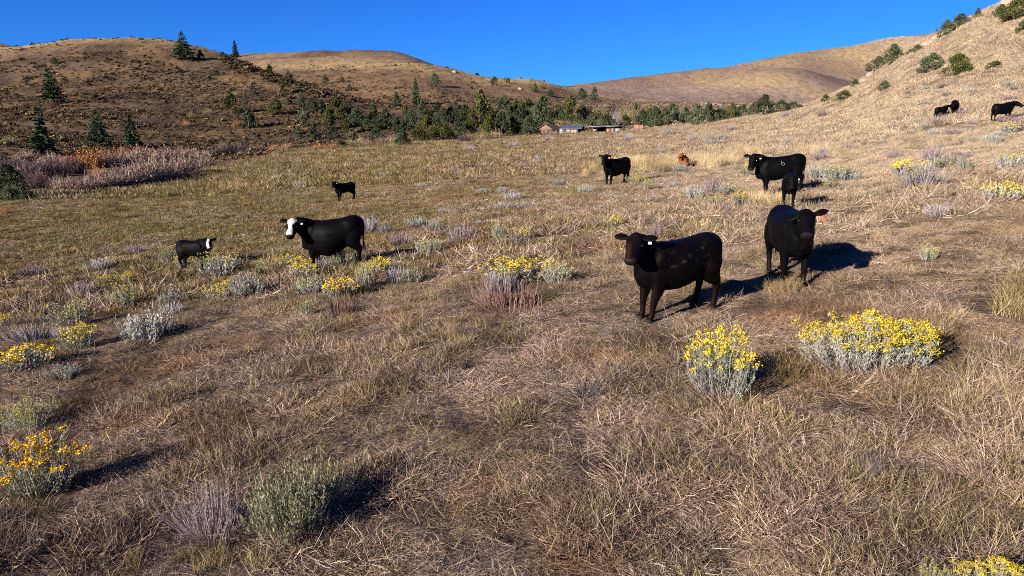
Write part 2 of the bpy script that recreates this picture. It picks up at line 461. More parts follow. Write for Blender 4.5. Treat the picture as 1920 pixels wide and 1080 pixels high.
def blades(n, spread, len_r, tilt_r, width, seg=3, bend=.5, rng=RNG, lift=0.0):
    a = rng.uniform(0, 2 * np.pi, n); r = spread * np.sqrt(rng.uniform(0, 1, n))
    base = np.stack([r * np.cos(a), r * np.sin(a), np.full(n, -.01) + lift * rng.uniform(0, 1, n)], 1)
    az = rng.uniform(0, 2 * np.pi, n); tilt = np.radians(rng.uniform(*tilt_r, n)); ln = rng.uniform(*len_r, n)
    t = np.linspace(0, 1, seg + 1)
    b = rng.uniform(-.1, bend, n)
    ang = tilt[:, None] + b[:, None] * 1.2 * t[None, :]
    ang = np.minimum(ang, math.pi * .56)
    side = rng.normal(0, .35, n)
    azt = az[:, None] + side[:, None] * t[None, :]
    step = ln[:, None] / seg
    dx = np.sin(ang) * np.cos(azt) * step; dy = np.sin(ang) * np.sin(azt) * step; dz = np.cos(ang) * step
    P = np.stack([np.cumsum(dx, 1) - dx[:, :1], np.cumsum(dy, 1) - dy[:, :1], np.cumsum(dz, 1) - dz[:, :1]], 2) + base[:, None, :]
    P[:, :, 2] = np.maximum(P[:, :, 2], .004)
    W = width * (1 - .85 * t[None, :] ** 1.5) * rng.uniform(.6, 1.3, n)[:, None]
    V, Q, I = ribbons(P, W, rng=rng)
    rv = rng.uniform(0, 1, n)[I]
    return V, Q, rv

# grass material: colour per blade, per tuft and by place
def grass_mat(name, stops, olive=(.105, .092, .022), tint=.5):
    m, nt, out = new_mat(name)
    a = N(nt, 'ShaderNodeAttribute', attribute_name='rv')
    oi = N(nt, 'ShaderNodeObjectInfo')
    v = math_(nt, 'ADD', math_(nt, 'MULTIPLY', a.outputs['Fac'], .72), math_(nt, 'MULTIPLY', oi.outputs['Random'], .28))
    c = ramp(nt, v, stops)
    loc = oi.outputs['Location']
    n1 = noise(nt, loc, .16, 4, .6); n2 = noise(nt, loc, .9, 3, .6); n3 = noise(nt, loc, .35, 3, .6)
    sx = N(nt, 'ShaderNodeSeparateXYZ'); nt.links.new(loc, sx.inputs[0])
    ratio = math_(nt, 'DIVIDE', sx.outputs[0], math_(nt, 'MAXIMUM', sx.outputs[1], 4.0))
    west = N(nt, 'ShaderNodeMapRange'); west.inputs['From Min'].default_value = .30; west.inputs['From Max'].default_value = -.30
    nt.links.new(ratio, west.inputs[0])
    far = N(nt, 'ShaderNodeMapRange'); far.inputs['From Min'].default_value = 9; far.inputs['From Max'].default_value = 32
    nt.links.new(sx.outputs[1], far.inputs[0])
    wf = math_(nt, 'MULTIPLY', west.outputs[0], far.outputs[0])
    thr = math_(nt, 'SUBTRACT', .60, math_(nt, 'MULTIPLY', wf, .19))
    f1 = math_(nt, 'MULTIPLY', math_(nt, 'SUBTRACT', n1, thr), 6.0); f1 = math_(nt, 'MINIMUM', math_(nt, 'MAXIMUM', f1, 0.0), tint)
    f1 = math_(nt, 'MULTIPLY', f1, math_(nt, 'ADD', .30, math_(nt, 'MULTIPLY', far.outputs[0], .70)))
    c = mixc(nt, f1, c, olive)
    f2 = math_(nt, 'MULTIPLY', math_(nt, 'SUBTRACT', n3, .54), 5.0); f2 = math_(nt, 'MINIMUM', math_(nt, 'MAXIMUM', f2, 0.0), .55)
    c = mixc(nt, f2, c, (.17, .085, .038))
    east = N(nt, 'ShaderNodeMapRange'); east.inputs['From Min'].default_value = .0; east.inputs['From Max'].default_value = .5
    nt.links.new(ratio, east.inputs[0])
    ef = math_(nt, 'MULTIPLY', math_(nt, 'MULTIPLY', east.outputs[0], far.outputs[0]), .78)
    c = mixc(nt, ef, c, (.36, .28, .185))
    val = ramp(nt, n2, [(.30, (.42, .39, .38)), (.5, (1, 1, 1)), (.68, (1.35, 1.33, 1.3))])
    c = mixc(nt, 1.0, c, val, 'MULTIPLY')
    leafy(nt, out, c, .08)
    return m
M_straw = grass_mat('dry_straw', [(0, (.022, .014, .012)), (.3, (.090, .057, .042)), (.52, (.22, .150, .104)), (.78, (.41, .305, .22)), (1, (.70, .58, .45))])
M_green = grass_mat('green_grass', [(0, (.024, .019, .009)), (.35, (.110, .086, .034)), (.65, (.24, .18, .085)), (1, (.50, .39, .22))], tint=.35)
M_pale = grass_mat('pale_straw', [(0, (.16, .11, .07)), (.5, (.34, .25, .15)), (1, (.58, .47, .31))], tint=.1)
M_litter = grass_mat('litter', [(0, (.018, .012, .012)), (.38, (.085, .056, .048)), (.7, (.24, .175, .150)), (1, (.56, .46, .40))], tint=.2)
M_gold = grass_mat('gold_grass', [(0, (.22, .155, .06)), (.5, (.42, .31, .15)), (1, (.60, .47, .26))], tint=.15)

src = bpy.data.collections.new('grass_sources')
SRC = []
def source(parts, mat):
    V, Q, rv = join(parts) if isinstance(parts, list) else parts
    me = mesh_np('grass_source', V, Q, [mat], False, {'rv': rv})
    o = bpy.data.objects.new('grass_source_%02d' % len(SRC), me)
    src.objects.link(o); SRC.append(o)
    return len(SRC) - 1
r_ = RNG
NEAR, MID, FAR = {}, {}, {}
def variants(fn, k): return [fn() for _ in range(k)]
NEAR['mat'] = variants(lambda: source([blades(52, .16, (.04, .15), (50, 92), .0019, 3, .8), blades(26, .07, (.04, .12), (10, 70), .0019, 3, .9)], M_straw), 4)
NEAR['lit'] = variants(lambda: source([blades(54, .15, (.04, .14), (58, 93), .0020, 3, .7), blades(22, .06, (.03, .10), (15, 75), .0019, 3, .9)], M_litter), 3)
NEAR['up'] = variants(lambda: source([blades(40, .075, (.035, .12), (6, 60), .0019, 3, .9), blades(24, .12, (.06, .17), (50, 90), .0018, 3)], M_straw), 3) + variants(lambda: source([blades(44, .075, (.035, .13), (6, 55), .0019, 3, .9), blades(22, .12, (.06, .18), (55, 90), .0018, 3)], M_green), 4)
NEAR['mess'] = variants(lambda: source(blades(60, .15, (.05, .16), (40, 88), .0018, 3, .8), M_straw), 4)
NEAR['stalk'] = variants(lambda: source(blades(5, .12, (.18, .36), (8, 50), .0016, 4, .6), M_pale), 3)
NEAR['long'] = variants(lambda: source(blades(5, .2, (.12, .32), (70, 90), .0016, 5, .6, lift=.04), M_pale), 4)
MID['mat'] = variants(lambda: source(blades(40, .22, (.10, .26), (60, 90), .0065, 2, .4), M_straw), 3)
MID['lit'] = variants(lambda: source(blades(34, .22, (.10, .26), (55, 88), .006, 2, .4), M_litter), 2)
MID['up'] = variants(lambda: source(blades(44, .18, (.06, .17), (4, 60), .006, 2, .7), M_green), 3)
MID['mess'] = variants(lambda: source(blades(40, .2, (.10, .26), (15, 75), .0055, 2, .6), M_straw), 3)
MID['stalk'] = variants(lambda: source(blades(9, .2, (.18, .36), (4, 45), .0026, 3, .6), M_pale), 2)
MID['long'] = MID['stalk']
FAR['mat'] = variants(lambda: source(blades(46, .5, (.16, .34), (20, 80), .016, 2, .5), M_straw), 2)
FAR['lit'] = variants(lambda: source(blades(36, .5, (.14, .3), (30, 80), .017, 2, .5), M_litter), 1)
FAR['up'] = variants(lambda: source(blades(50, .5, (.14, .32), (5, 60), .016, 2, .5), M_green), 2)
FAR['mess'] = FAR['mat']; FAR['stalk'] = variants(lambda: source(blades(30, .5, (.3, .55), (4, 40), .013, 2, .5), M_pale), 1); FAR['long'] = FAR['stalk']
TALL = variants(lambda: source([blades(60, .22, (.35, .75), (2, 32), .0048, 4, .5), blades(30, .25, (.2, .45), (20, 70), .005, 3, .5)], M_gold), 3)
TALLN = variants(lambda: source([blades(16, .16, (.3, .7), (2, 34), .0022, 5, .5), blades(22, .2, (.15, .4), (30, 80), .002, 4, .6)], M_pale), 3)
TALLG = variants(lambda: source([blades(60, .24, (.3, .6), (2, 38), .0055, 3, .5), blades(24, .25, (.35, .7), (5, 30), .004, 4, .5)], M_green), 2)

def instancer(name, P, idx, rot, scl, collection=None):
    me = bpy.data.meshes.new(name)
    me.vertices.add(len(P)); me.vertices.foreach_set('co', np.asarray(P, np.float32).ravel())
    a = me.attributes.new('idx', 'INT', 'POINT'); a.data.foreach_set('value', np.asarray(idx, np.int32))
    a = me.attributes.new('rot', 'FLOAT_VECTOR', 'POINT'); a.data.foreach_set('vector', np.asarray(rot, np.float32).ravel())
    a = me.attributes.new('scl', 'FLOAT_VECTOR', 'POINT'); a.data.foreach_set('vector', np.asarray(scl, np.float32).ravel())
    o = obj_np(name, me)
    ng = bpy.data.node_groups.new(name + '_nodes', 'GeometryNodeTree')
    ng.interface.new_socket('Geometry', in_out='INPUT', socket_type='NodeSocketGeometry')
    ng.interface.new_socket('Geometry', in_out='OUTPUT', socket_type='NodeSocketGeometry')
    gi, go = ng.nodes.new('NodeGroupInput'), ng.nodes.new('NodeGroupOutput')
    ip = ng.nodes.new('GeometryNodeInstanceOnPoints'); ci = ng.nodes.new('GeometryNodeCollectionInfo')
    ci.inputs['Collection'].default_value = collection or src
    ci.inputs['Separate Children'].default_value = True; ci.inputs['Reset Children'].default_value = True
    def na(nm, t):
        n = ng.nodes.new('GeometryNodeInputNamedAttribute'); n.data_type = t; n.inputs['Name'].default_value = nm
        return [s for s in n.outputs if s.enabled and s.name == 'Attribute'][0]
    er = ng.nodes.new('FunctionNodeEulerToRotation')
    ng.links.new(na('rot', 'FLOAT_VECTOR'), er.inputs[0])
    ng.links.new(gi.outputs[0], ip.inputs['Points']); ng.links.new(ci.outputs[0], ip.inputs['Instance'])
    ip.inputs['Pick Instance'].default_value = True
    ng.links.new(na('idx', 'INT'), ip.inputs['Instance Index'])
    ng.links.new(er.outputs[0], ip.inputs['Rotation']); ng.links.new(na('scl', 'FLOAT_VECTOR'), ip.inputs['Scale'])
    ng.links.new(ip.outputs[0], go.inputs[0])
    md = o.modifiers.new('scatter', 'NODES'); md.node_group = ng
    return o

def slope_rot(X, Y, rng=RNG):
    e = .3
    gx = (terrain(X + e, Y, False) - terrain(X - e, Y, False)) / (2 * e); gy = (terrain(X, Y + e, False) - terrain(X, Y - e, False)) / (2 * e)
    # tilt with the ground, then a random turn about the vertical is folded into the mesh choice
    rot = np.zeros((len(X), 3)); yaw = rng.uniform(0, 2 * np.pi, len(X))
    # euler XYZ: world tilt applied after yaw -> express tilt in yawed frame
    gxr = gx * np.cos(yaw) + gy * np.sin(yaw); gyr = -gx * np.sin(yaw) + gy * np.cos(yaw)
    rot[:, 0] = np.arctan(gyr); rot[:, 1] = -np.arctan(gxr); rot[:, 2] = yaw
    return rot

def grass_points(n, d0, d1, power, umax, seed):
    rng = np.random.default_rng(seed)
    e = 2 - power                                    # density per square metre ~ D**-power
    t = rng.uniform(0, 1, n)
    D = (d0 ** e + t * (d1 ** e - d0 ** e)) ** (1 / e)
    U = rng.uniform(-umax, umax, n)
    X = U * D
    return X, D, U, rng
# ------------------------------------------------------------------ cattle
def hide_mat():
    m, nt, out = new_mat('cattle_hide')
    a = N(nt, 'ShaderNodeAttribute', attribute_name='coat')
    tc = N(nt, 'ShaderNodeTexCoord')
    mp = N(nt, 'ShaderNodeMapping'); mp.inputs['Scale'].default_value = (1, 1, .35); nt.links.new(tc.outputs['Object'], mp.inputs[0])
    n1 = noise(nt, mp.outputs[0], 60, 3); n2 = noise(nt, tc.outputs['Object'], 5, 3)
    c = mixc(nt, 1.0, a.outputs['Color'], ramp(nt, n2, [(.3, (.7, .7, .7)), (.7, (1.5, 1.4, 1.3))]), 'MULTIPLY')
    p = principled(nt, out, c, .52, .045, normal=bump(nt, n1, .012, .6))
    return m
M_hide = hide_mat()
def plain(name, col, rough=.6, spec=.3, metal=0.0, var=0.0, scale=6.0):
    m, nt, out = new_mat(name)
    c = col
    if var:
        tc = N(nt, 'ShaderNodeTexCoord')
        n1 = noise(nt, tc.outputs['Object'], scale, 4, .65)
        c = mixc(nt, n1, tuple(v * (1 - var) for v in col), tuple(min(1, v * (1 + var)) for v in col))
    principled(nt, out, c, rough, spec, metal)
    return m
M_eye = plain('eye_dark', (.008, .006, .006), .08, .6)
M_tag_w = plain('tag_white', (.46, .46, .45), .45); M_tag_o = plain('tag_orange', (.60, .085, .030), .45)
M_brand = plain('brand_white_hair', (.20, .185, .18), .8, .1)
M_switch = plain('tail_hair', (.012, .010, .010), .7, .2)
M_switch_r = plain('tail_hair_red', (.16, .05, .02), .7, .2)

FEET = []
def loft(secs, n=18):
    """closed tube through sections (centre, half-right vector, half-up vector, exponent)."""
    th = np.linspace(0, 2 * np.pi, n, endpoint=False)
    V = []
    for c, r, u, e in secs:
        cx = np.sign(np.cos(th)) * np.abs(np.cos(th)) ** (2 / e); sx = np.sign(np.sin(th)) * np.abs(np.sin(th)) ** (2 / e)
        V.append(np.asarray(c)[None] + cx[:, None] * np.asarray(r)[None] + sx[:, None] * np.asarray(u)[None])
    k = len(secs)
    V = np.concatenate(V + [np.asarray(secs[0][0])[None], np.asarray(secs[-1][0])[None]])
    i = np.arange(n); j = (i + 1) % n
    Q = np.concatenate([np.stack([s * n + i, s * n + j, (s + 1) * n + j, (s + 1) * n + i], 1) for s in range(k - 1)])
    T = np.concatenate([np.stack([np.full(n, k * n), j, i], 1), np.stack([np.full(n, k * n + 1), (k - 1) * n + i, (k - 1) * n + j], 1)])
    return V, Q, T

def unit(v): v = np.asarray(v, float); return v / (np.linalg.norm(v) + 1e-9)
def tube_secs(pts, ra, rb, ref=(1, 0, 0), e=2.0, sub=3):
    """sections along a path; ra = half size along ref direction, rb = across."""
    P = np.asarray(pts, float); n = len(P)
    t = np.arange(n); tt = np.linspace(0, n - 1, (n - 1) * sub + 1)
    # Catmull-Rom
    Q = []
    for x in tt:
        i = min(int(x), n - 2); f = x - i
        p0, p1, p2, p3 = P[max(i - 1, 0)], P[i], P[i + 1], P[min(i + 2, n - 1)]
        Q.append(.5 * ((2 * p1) + (p2 - p0) * f + (2 * p0 - 5 * p1 + 4 * p2 - p3) * f * f + (3 * p1 - p0 - 3 * p2 + p3) * f ** 3))
    Q = np.array(Q)
    A = np.interp(tt, t, ra); B = np.interp(tt, t, rb)
    T = np.gradient(Q, axis=0)
    out = []
    for q, a, b, d in zip(Q, A, B, T):
        d = unit(d); r = unit(np.asarray(ref) - d * np.dot(ref, d)); u = np.cross(d, r)
        out.append((q, r * a, u * b, e))
    return out

def make_cow(name, foot_px, heading, S=1.0, label='', calf=0.0, neck_yaw=0, neck_el=25, head_yaw=0, head_pitch=-38, coat='black', tags=(), legs=None,
             voxel=.016, belly=1.0, lying=False, brand=None, root=None, hump=0.0, group='cattle grazing the pasture', cat='cow', ear_el=(0, 0), tail_swing=0.0, neck_k=1.0, dlen=0.0, tint=(1, 1, 1)):
    """one animal; local axes: x forward, y to its left, z up, feet on z = 0."""
    P0 = root or hit(*foot_px)
    ch, sh = math.cos(heading), math.sin(heading)
    def gz(x, y):          # ground under a local point
        wx, wy = P0.x + S * (ch * x - sh * y), P0.y + S * (sh * x + ch * y)
        return (float(terrain(wx, wy)[0]) - P0.z) / S
    gF, gH = gz(.5, 0), gz(-.6, 0)
    def base(x): return gH + (gF - gH) * (x + .6) / 1.1     # the body follows the slope
    lift = .045 * calf                                        # calves stand on longer legs
    drop = -.56 if lying else 0.0
    def Z(x, z): return z + lift * (1 - .0 * z) + base(x) + drop
    X = np.array([0, 0, 0.]); yv = np.array([0, 1., 0]); zv = np.array([0, 0, 1.])
    parts = []
    T = [(-.86, 1.06, .14, .10), (-.81, 1.00, .25, .19), (-.70, .96, .34, .27), (-.55, .955, .36, .315), (-.38, .935, .375, .325), (-.15, .895, .405, .35),
         (.10, .875, .425, .36), (.32, .890, .415, .325), (.50, .91, .40, .29), (.64, .925, .365, .24), (.75, .92, .285, .175), (.82, .90, .18, .11)]
    secs = []
    Tn = np.array(T); tq = np.linspace(0, len(T) - 1, 45)
    from_i = np.arange(len(T))
    def cr(v):
        o = []
        for x in tq:
            i = min(int(x), len(v) - 2); f = x - i; p0, p1, p2, p3 = v[max(i - 1, 0)], v[i], v[i + 1], v[min(i + 2, len(v) - 1)]
            o.append(.5 * (2 * p1 + (p2 - p0) * f + (2 * p0 - 5 * p1 + 4 * p2 - p3) * f * f + (3 * p1 - p0 - 3 * p2 + p3) * f ** 3))
        return o
    for x, zc, hh, hw in zip(*[cr(Tn[:, k]) for k in range(4)]):
        top = zc + hh
        k = 1.0 - (.16 * calf) * math.exp(-((x + .02) / .5) ** 2)
        k *= 1 + (belly - 1) * math.exp(-((x - 0) / .45) ** 2)
        hh2 = hh * k; hw2 = hw * (1 - .14 * calf) * (1 + (belly - 1) * .8 * math.exp(-((x) / .5) ** 2))
        top += .05 * hump * math.exp(-((x - .5) / .2) ** 2) + .035 * math.exp(-((x + .62) / .22) ** 2)
        xx = x * (1 + dlen)
        secs.append((np.array([xx, 0, Z(x, top - hh2)]), yv * hw2, zv * hh2, 2.35))
    parts.append(loft(secs, 22))
    # neck and head
    ny, ne = math.radians(neck_yaw), math.radians(neck_el)
    NB = np.array([.50 * (1 + dlen), 0, Z(.5, 1.10)])
    nd = np.array([math.cos(ne) * math.cos(ny), math.cos(ne) * math.sin(ny), math.sin(ne)])
    nl = .56 - .06 * calf
    poll = NB + nd * nl
    mid = NB + np.array([.30, 0, .30 * math.sin(ne)]) * .8 * nl / .6 * np.array([1, 1, 1]) + nd * .05
    mid = NB * .5 + poll * .5 + np.array([.04, 0, -.01])
    q = [NB + np.array([-.18, 0, -.10]), NB + np.array([.03, 0, -.06]), mid, poll + np.array([0, 0, -.05]), poll + nd * .05 + np.array([0, 0, -.05])]
    hs = 1.17
    parts.append(loft(tube_secs(q, np.array([.34, .33, .235 * neck_k, .155 * neck_k, .09]), np.array([.23, .205, .145 * neck_k, .122 * neck_k, .07]) * (1 - .1 * calf), ref=(0, 0, 1), e=2.1), 16))
    hy, hp = math.radians(head_yaw), math.radians(head_pitch)
    f = np.array([math.cos(hp) * math.cos(hy), math.cos(hp) * math.sin(hy), math.sin(hp)])
    up = unit(zv - f * np.dot(zv, f)); lat = np.cross(up, f)          # lat = the animal's left
    HL = .46 * hs * (1 - .14 * calf)
    H0 = poll + up * .01
    hsec = [(-.12, .055, .065), (-.05, .085, .10), (.06, .116, .125), (.20, .128, .138), (.33, .126, .138), (.46, .114, .130), (.60, .102, .116), (.74, .097, .104), (.86, .102, .098), (.94, .097, .088), (.99, .084, .074), (1.03, .058, .048), (1.05, .028, .024)]
    hx = []
    for t, w, h in hsec:
        w *= hs; h *= hs
        cc = H0 + f * HL * t + up * (.122 * hs - h) * .75 - up * .035
        hx.append((cc, lat * w, up * h, 2.3))
    parts.append(loft(hx, 18))
    ears = []
    for sgn, el in ((1, ear_el[0]), (-1, ear_el[1])):
        e0 = H0 + f * HL * .07 + lat * sgn * .085 * hs + up * .035
        ed = unit(lat * sgn * 1.0 - f * .22 + up * (-.05) + zv * math.sin(math.radians(el)))
        en = unit(np.cross(ed, f) * sgn); wv = unit(np.cross(en, ed))
        es = [(0, .030, .026), (.04, .040, .024), (.09, .062, .019), (.14, .066, .016), (.19, .046, .013), (.225, .015, .009)]
        parts.append(loft([(e0 + ed * a * 1.02 * hs - up * .25 * a * a, wv * w * 1.1 * hs, en * t * hs, 2.0) for a, w, t in es], 12))
        ears.append((e0, ed, wv, en))
    # brow and jaw
    for sgn in (1, -1):
        c0 = H0 + f * HL * .30 + lat * sgn * .085 * hs + up * .045
        parts.append(loft([(c0 - f * .05, lat * .012, up * .012, 2), (c0 - f * .02, lat * .034, up * .03, 2), (c0 + f * .02, lat * .034, up * .028, 2), (c0 + f * .05, lat * .012, up * .012, 2)], 10))
    # legs
    lg = {'FL': 0, 'FR': 0, 'HL': 0, 'HR': 0}; lg.update(legs or {})
    hooves = []
    for key, dx in lg.items():
        s = 1 if key[1] == 'L' else -1
        if lying:
            if key[0] == 'F':
                x0 = .50; z0 = Z(.5, .62)
                pts = [(x0, s * .17, z0 + .2), (x0 - .02, s * .22, z0), (x0 + .16, s * .22, Z(.6, .56)), (x0 + .30, s * .2, Z(.7, .55)), (x0 + .10, s * .16, Z(.6, .55))]
                parts.append(loft(tube_secs(pts, [.15, .11, .075, .06, .05], [.12, .09, .07, .06, .05], (0, 0, 1)), 12))
            else:
                pts = [(-.55, s * .16, Z(-.55, .95)), (-.40, s * .27, Z(-.4, .74)), (-.15, s * .33, Z(-.1, .62)), (-.38, s * .36, Z(-.4, .56)), (-.12, s * .36, Z(-.1, .55))]
                parts.append(loft(tube_secs(pts, [.22, .20, .12, .07, .05], [.12, .14, .10, .06, .05], (0, 0, 1)), 12))
            continue
        if key[0] == 'F':
            hxp, hyp = .50 + dx, s * .165
            g = gz(hxp, hyp); g0 = base(.5)
            w = lambda fr, z: (z + lift) * 1.0 + g0 * (1 - fr) + g * fr
            pts = [(.52, s * .13, Z(.5, 1.0)), (.47, s * .185, Z(.5, .78)), (.465 + dx * .2, s * .185, w(.2, .60)), (.495 + dx * .5, s * .175, w(.5, .37)), (.49 + dx * .75, s * .17, w(.75, .22)), (.485 + dx * .93, s * .168, g + .105), (.515 + dx, hyp, g + .05), (.545 + dx, hyp, g)]
            ra = [.21, .19, .135, .076, .052, .056, .057, .070]; rb = [.12, .115, .09, .064, .048, .052, .054, .062]
        else:
            hxp, hyp = -.62 + dx, s * .165
            g = gz(hxp, hyp); g0 = base(-.6)
            w = lambda fr, z: (z + lift) + g0 * (1 - fr) + g * fr
            pts = [(-.55, s * .13, Z(-.55, 1.08)), (-.53, s * .19, Z(-.5, .88)), (-.555 + dx * .15, s * .20, w(.15, .69)), (-.635 + dx * .4, s * .19, w(.4, .56)), (-.71 + dx * .55, s * .175, w(.55, .455)), (-.69 + dx * .75, s * .17, w(.75, .26)), (-.66 + dx * .93, s * .168, g + .105), (-.63 + dx, hyp, g + .05), (-.595 + dx, hyp, g)]
            ra = [.25, .275, .225, .135, .082, .053, .056, .056, .068]; rb = [.13, .145, .125, .093, .060, .048, .052, .054, .062]
        parts.append(loft(tube_secs(pts, np.array(ra) * (1 - .08 * calf), np.array(rb) * (1 - .1 * calf), e=2.1), 14))
        hooves.append((pts[-1][0], pts[-1][1], g))
    # bony points and muscle: hooks, pins, shoulder blade, brisket
    def blob(x, y, z, ax, ay, az):
        ks = np.linspace(.02, math.pi - .02, 7)
        parts.append(loft([(np.array([x - ax * math.cos(k_), y, z]), yv * ay * math.sin(k_), zv * az * math.sin(k_), 2) for k_ in ks], 10))
    for s in (1, -1):
        blob(-.46, s * .205, Z(-.46, 1.20), .15, .085, .075)
        blob(.46, s * .225, Z(.46, .98), .15, .075, .24)
        blob(.56, s * .15, Z(.56, .80), .13, .11, .14)
    blob(.60, 0, Z(.60, .66), .20, .12, .11)
    blob(.40, 0, Z(.4, 1.285), .22, .075, .045)
    # udder / sheath line and tail
    tb = np.array([-.83 * (1 + dlen), 0, Z(-.83, 1.20)])
    tz = Z(-.8, .62)
    tp = [tb + np.array([.08, 0, .02]), tb + np.array([-.015, 0, -.01]), tb + np.array([-.055, tail_swing * .2, -.2]), np.array([tb[0] - .035, tail_swing * .6, tz + .15]), np.array([tb[0] - .03, tail_swing, tz - .05])]
    if lying: tp[-1][2] = max(tp[-1][2], tz + .05)
    parts.append(loft(tube_secs(tp, [.055, .045, .032, .026, .022], [.06, .05, .03, .025, .022]), 10))
    V, Qs, Ts, o = [], [], [], 0
    for v, qd, t in parts:
        V.append(v); Qs.append(qd + o); Ts.append(t + o); o += len(v)
    me = mesh_np(name + '_raw', np.concatenate(V), [np.concatenate(Qs), np.concatenate(Ts)])
    tmp = bpy.data.objects.new(name + '_raw', me); COL.objects.link(tmp)
    md = tmp.modifiers.new('r', 'REMESH'); md.mode = 'VOXEL'; md.voxel_size = voxel
    sm = tmp.modifiers.new('s', 'SMOOTH'); sm.factor = .5; sm.iterations = 8 if voxel < .02 else 3
    dg = bpy.context.evaluated_depsgraph_get()
    body_me = bpy.data.meshes.new_from_object(tmp.evaluated_get(dg))
    bpy.data.objects.remove(tmp); bpy.data.meshes.remove(me)
    nv = len(body_me.vertices)
    co = np.empty(nv * 3, np.float32); body_me.vertices.foreach_get('co', co); co = co.reshape(-1, 3).astype(float)
    # ---- coat pattern: hair colour that belongs to the animal
    black = np.array([.0016, .0014, .0018]); white = np.array([.46, .41, .39]); brownish = np.array([.0070, .0032, .0025])
    red = np.array([.22, .060, .020]); dred = np.array([.10, .028, .012])
    rel = co - H0; hf = rel @ f / HL; hl_ = rel @ lat; hu = rel @ up
    inhead = sstep(-.10, 0, hf) * (np.abs(hl_) < .16) * (hu > -.22) * (hu < .2) * (hf < 1.15)
    gnd = base(0) + (co[:, 0]) * (gF - gH) / 1.1
    hgt = co[:, 2] - gnd
    col = np.tile(black, (nv, 1))
    nz = fbm(co[:, 0] * 6 + 5, co[:, 2] * 6 + co[:, 1] * 3, 401, 3)
    if coat in ('brown_black',):
        w = np.clip(sstep(.52, .75, nz) * .6 + sstep(.62, .25, hgt) if False else sstep(.50, .75, nz) * .5 + (1 - sstep(.25, .75, hgt)) * .7, 0, 1)
        col = col * (1 - w[:, None]) + brownish * w[:, None]
        wf = inhead * sstep(.25, .5, hf) * sstep(.02, .05, hl_ * -1 + .02 + 0 * hl_) * .9
        col = col * (1 - wf[:, None]) + np.array([.013, .0045, .003]) * wf[:, None]
        # pale mud flecks caught in the hair of the back
        fl = .5 * sstep(.66, .80, fbm(co[:, 0] * 7 + 3, co[:, 2] * 13, 411, 3)) * sstep(.85, .92, hgt) * (1 - sstep(1.18, 1.22, hgt)) * sstep(-.5, -.35, co[:, 0]) * (1 - sstep(.35, .45, co[:, 0]))
        col = col * (1 - .8 * fl[:, None]) + np.array([.045, .037, .033]) * .8 * fl[:, None]
    elif coat == 'red':
        w = sstep(.4, .65, nz)
        col = np.tile(red, (nv, 1)) * (1 - .5 * w[:, None]) + dred * .5 * w[:, None]
        lowb = (1 - inhead) * .35
        col = col * (1 - lowb[:, None]) + dred * lowb[:, None]
    else:
        w = (1 - sstep(.15, .5, hgt)) * .5
        col = col * (1 - w[:, None]) + np.array([.005, .003, .003]) * w[:, None]
    hl_e = hl_ + .022 * (fbm(co[:, 0] * 22, co[:, 2] * 22 + co[:, 1] * 9, 431, 2) - .5) * 2
    if coat == 'white_face':
        wid = np.interp(hf, [-.1, .05, .22, .36, .55, .78, .95], [.07, .105, .095, .055, .048, .085, .08])
        white = white * np.clip(.72 + .5 * fbm(co[:, 0] * 14, co[:, 2] * 14, 433, 3), 0, 1.1)[:, None]
        wm = inhead * (1 - sstep(wid - .016, wid + .016, np.abs(hl_e))) * sstep(-.035, .0, hu + .02 * (hf > .7)) * (1 - sstep(.90, .95, hf))
        col = col * (1 - wm[:, None]) + white * wm[:, None]
    if coat == 'blaze_calf':
        c0 = np.interp(hf, [-.1, .1, .3, .5, .75, 1.0], [.03, .02, -.045, -.055, -.03, .0]); wid = np.interp(hf, [-.1, .1, .3, .5, .8, 1], [.06, .07, .045, .05, .05, .055])
        wm = inhead * (1 - sstep(wid - .012, wid + .012, np.abs(hl_e - c0))) * sstep(-.06, -.02, hu) * (1 - sstep(.93, .97, hf))
        col = col * (1 - wm[:, None]) + white * wm[:, None]
        bl = (1 - sstep(.54 + lift, .58 + lift, hgt)) * sstep(-.36, -.30, co[:, 0]) * (1 - sstep(.20, .28, co[:, 0])) * sstep(.42 + lift, .46 + lift, hgt) * (np.abs(co[:, 1]) < .28)
        br = sstep(.64, .70, co[:, 0]) * (1 - sstep(.62 + lift, .68 + lift, hgt)) * sstep(.5, .56, hgt) * (1 - inhead)
        wm = np.clip(bl + br, 0, 1)
        col = col * (1 - wm[:, None]) + white * wm[:, None]
    # nose leather
    ns = inhead * sstep(.93, .97, hf) * sstep(-.12, -.09, hu)
    nose_c = np.array([.009, .008, .009]) if coat != 'red' else np.array([.20, .10, .075])
    col = col * (1 - ns[:, None]) + nose_c * ns[:, None]
    hoof = np.zeros(nv)
    for hx_, hy_, g in hooves:
        hoof = np.maximum(hoof, ((co[:, 0] - hx_) ** 2 + (co[:, 1] - hy_) ** 2 < .02) * (1 - sstep(g + .045, g + .06, co[:, 2])))
    col = col * (1 - hoof[:, None]) + np.array([.022, .019, .017]) * hoof[:, None]
    col = col * np.asarray(tint)
    a = body_me.attributes.new('coat', 'FLOAT_COLOR', 'POINT')
    a.data.foreach_set('color', np.concatenate([col, np.ones((nv, 1))], 1).astype(np.float32).ravel())
    body_me.materials.clear(); body_me.materials.append(M_hide)
    body_me.polygons.foreach_set('use_smooth', np.ones(len(body_me.polygons), bool))
    r = empty(name, P0, heading, (S, S, S))
    for hx_, hy_, g in hooves:
        FEET.append((P0.x + S * (ch * hx_ - sh * hy_), P0.y + S * (sh * hx_ + ch * hy_)))
    tag(r, label, cat, group)
    obj_np('body', body_me, r)
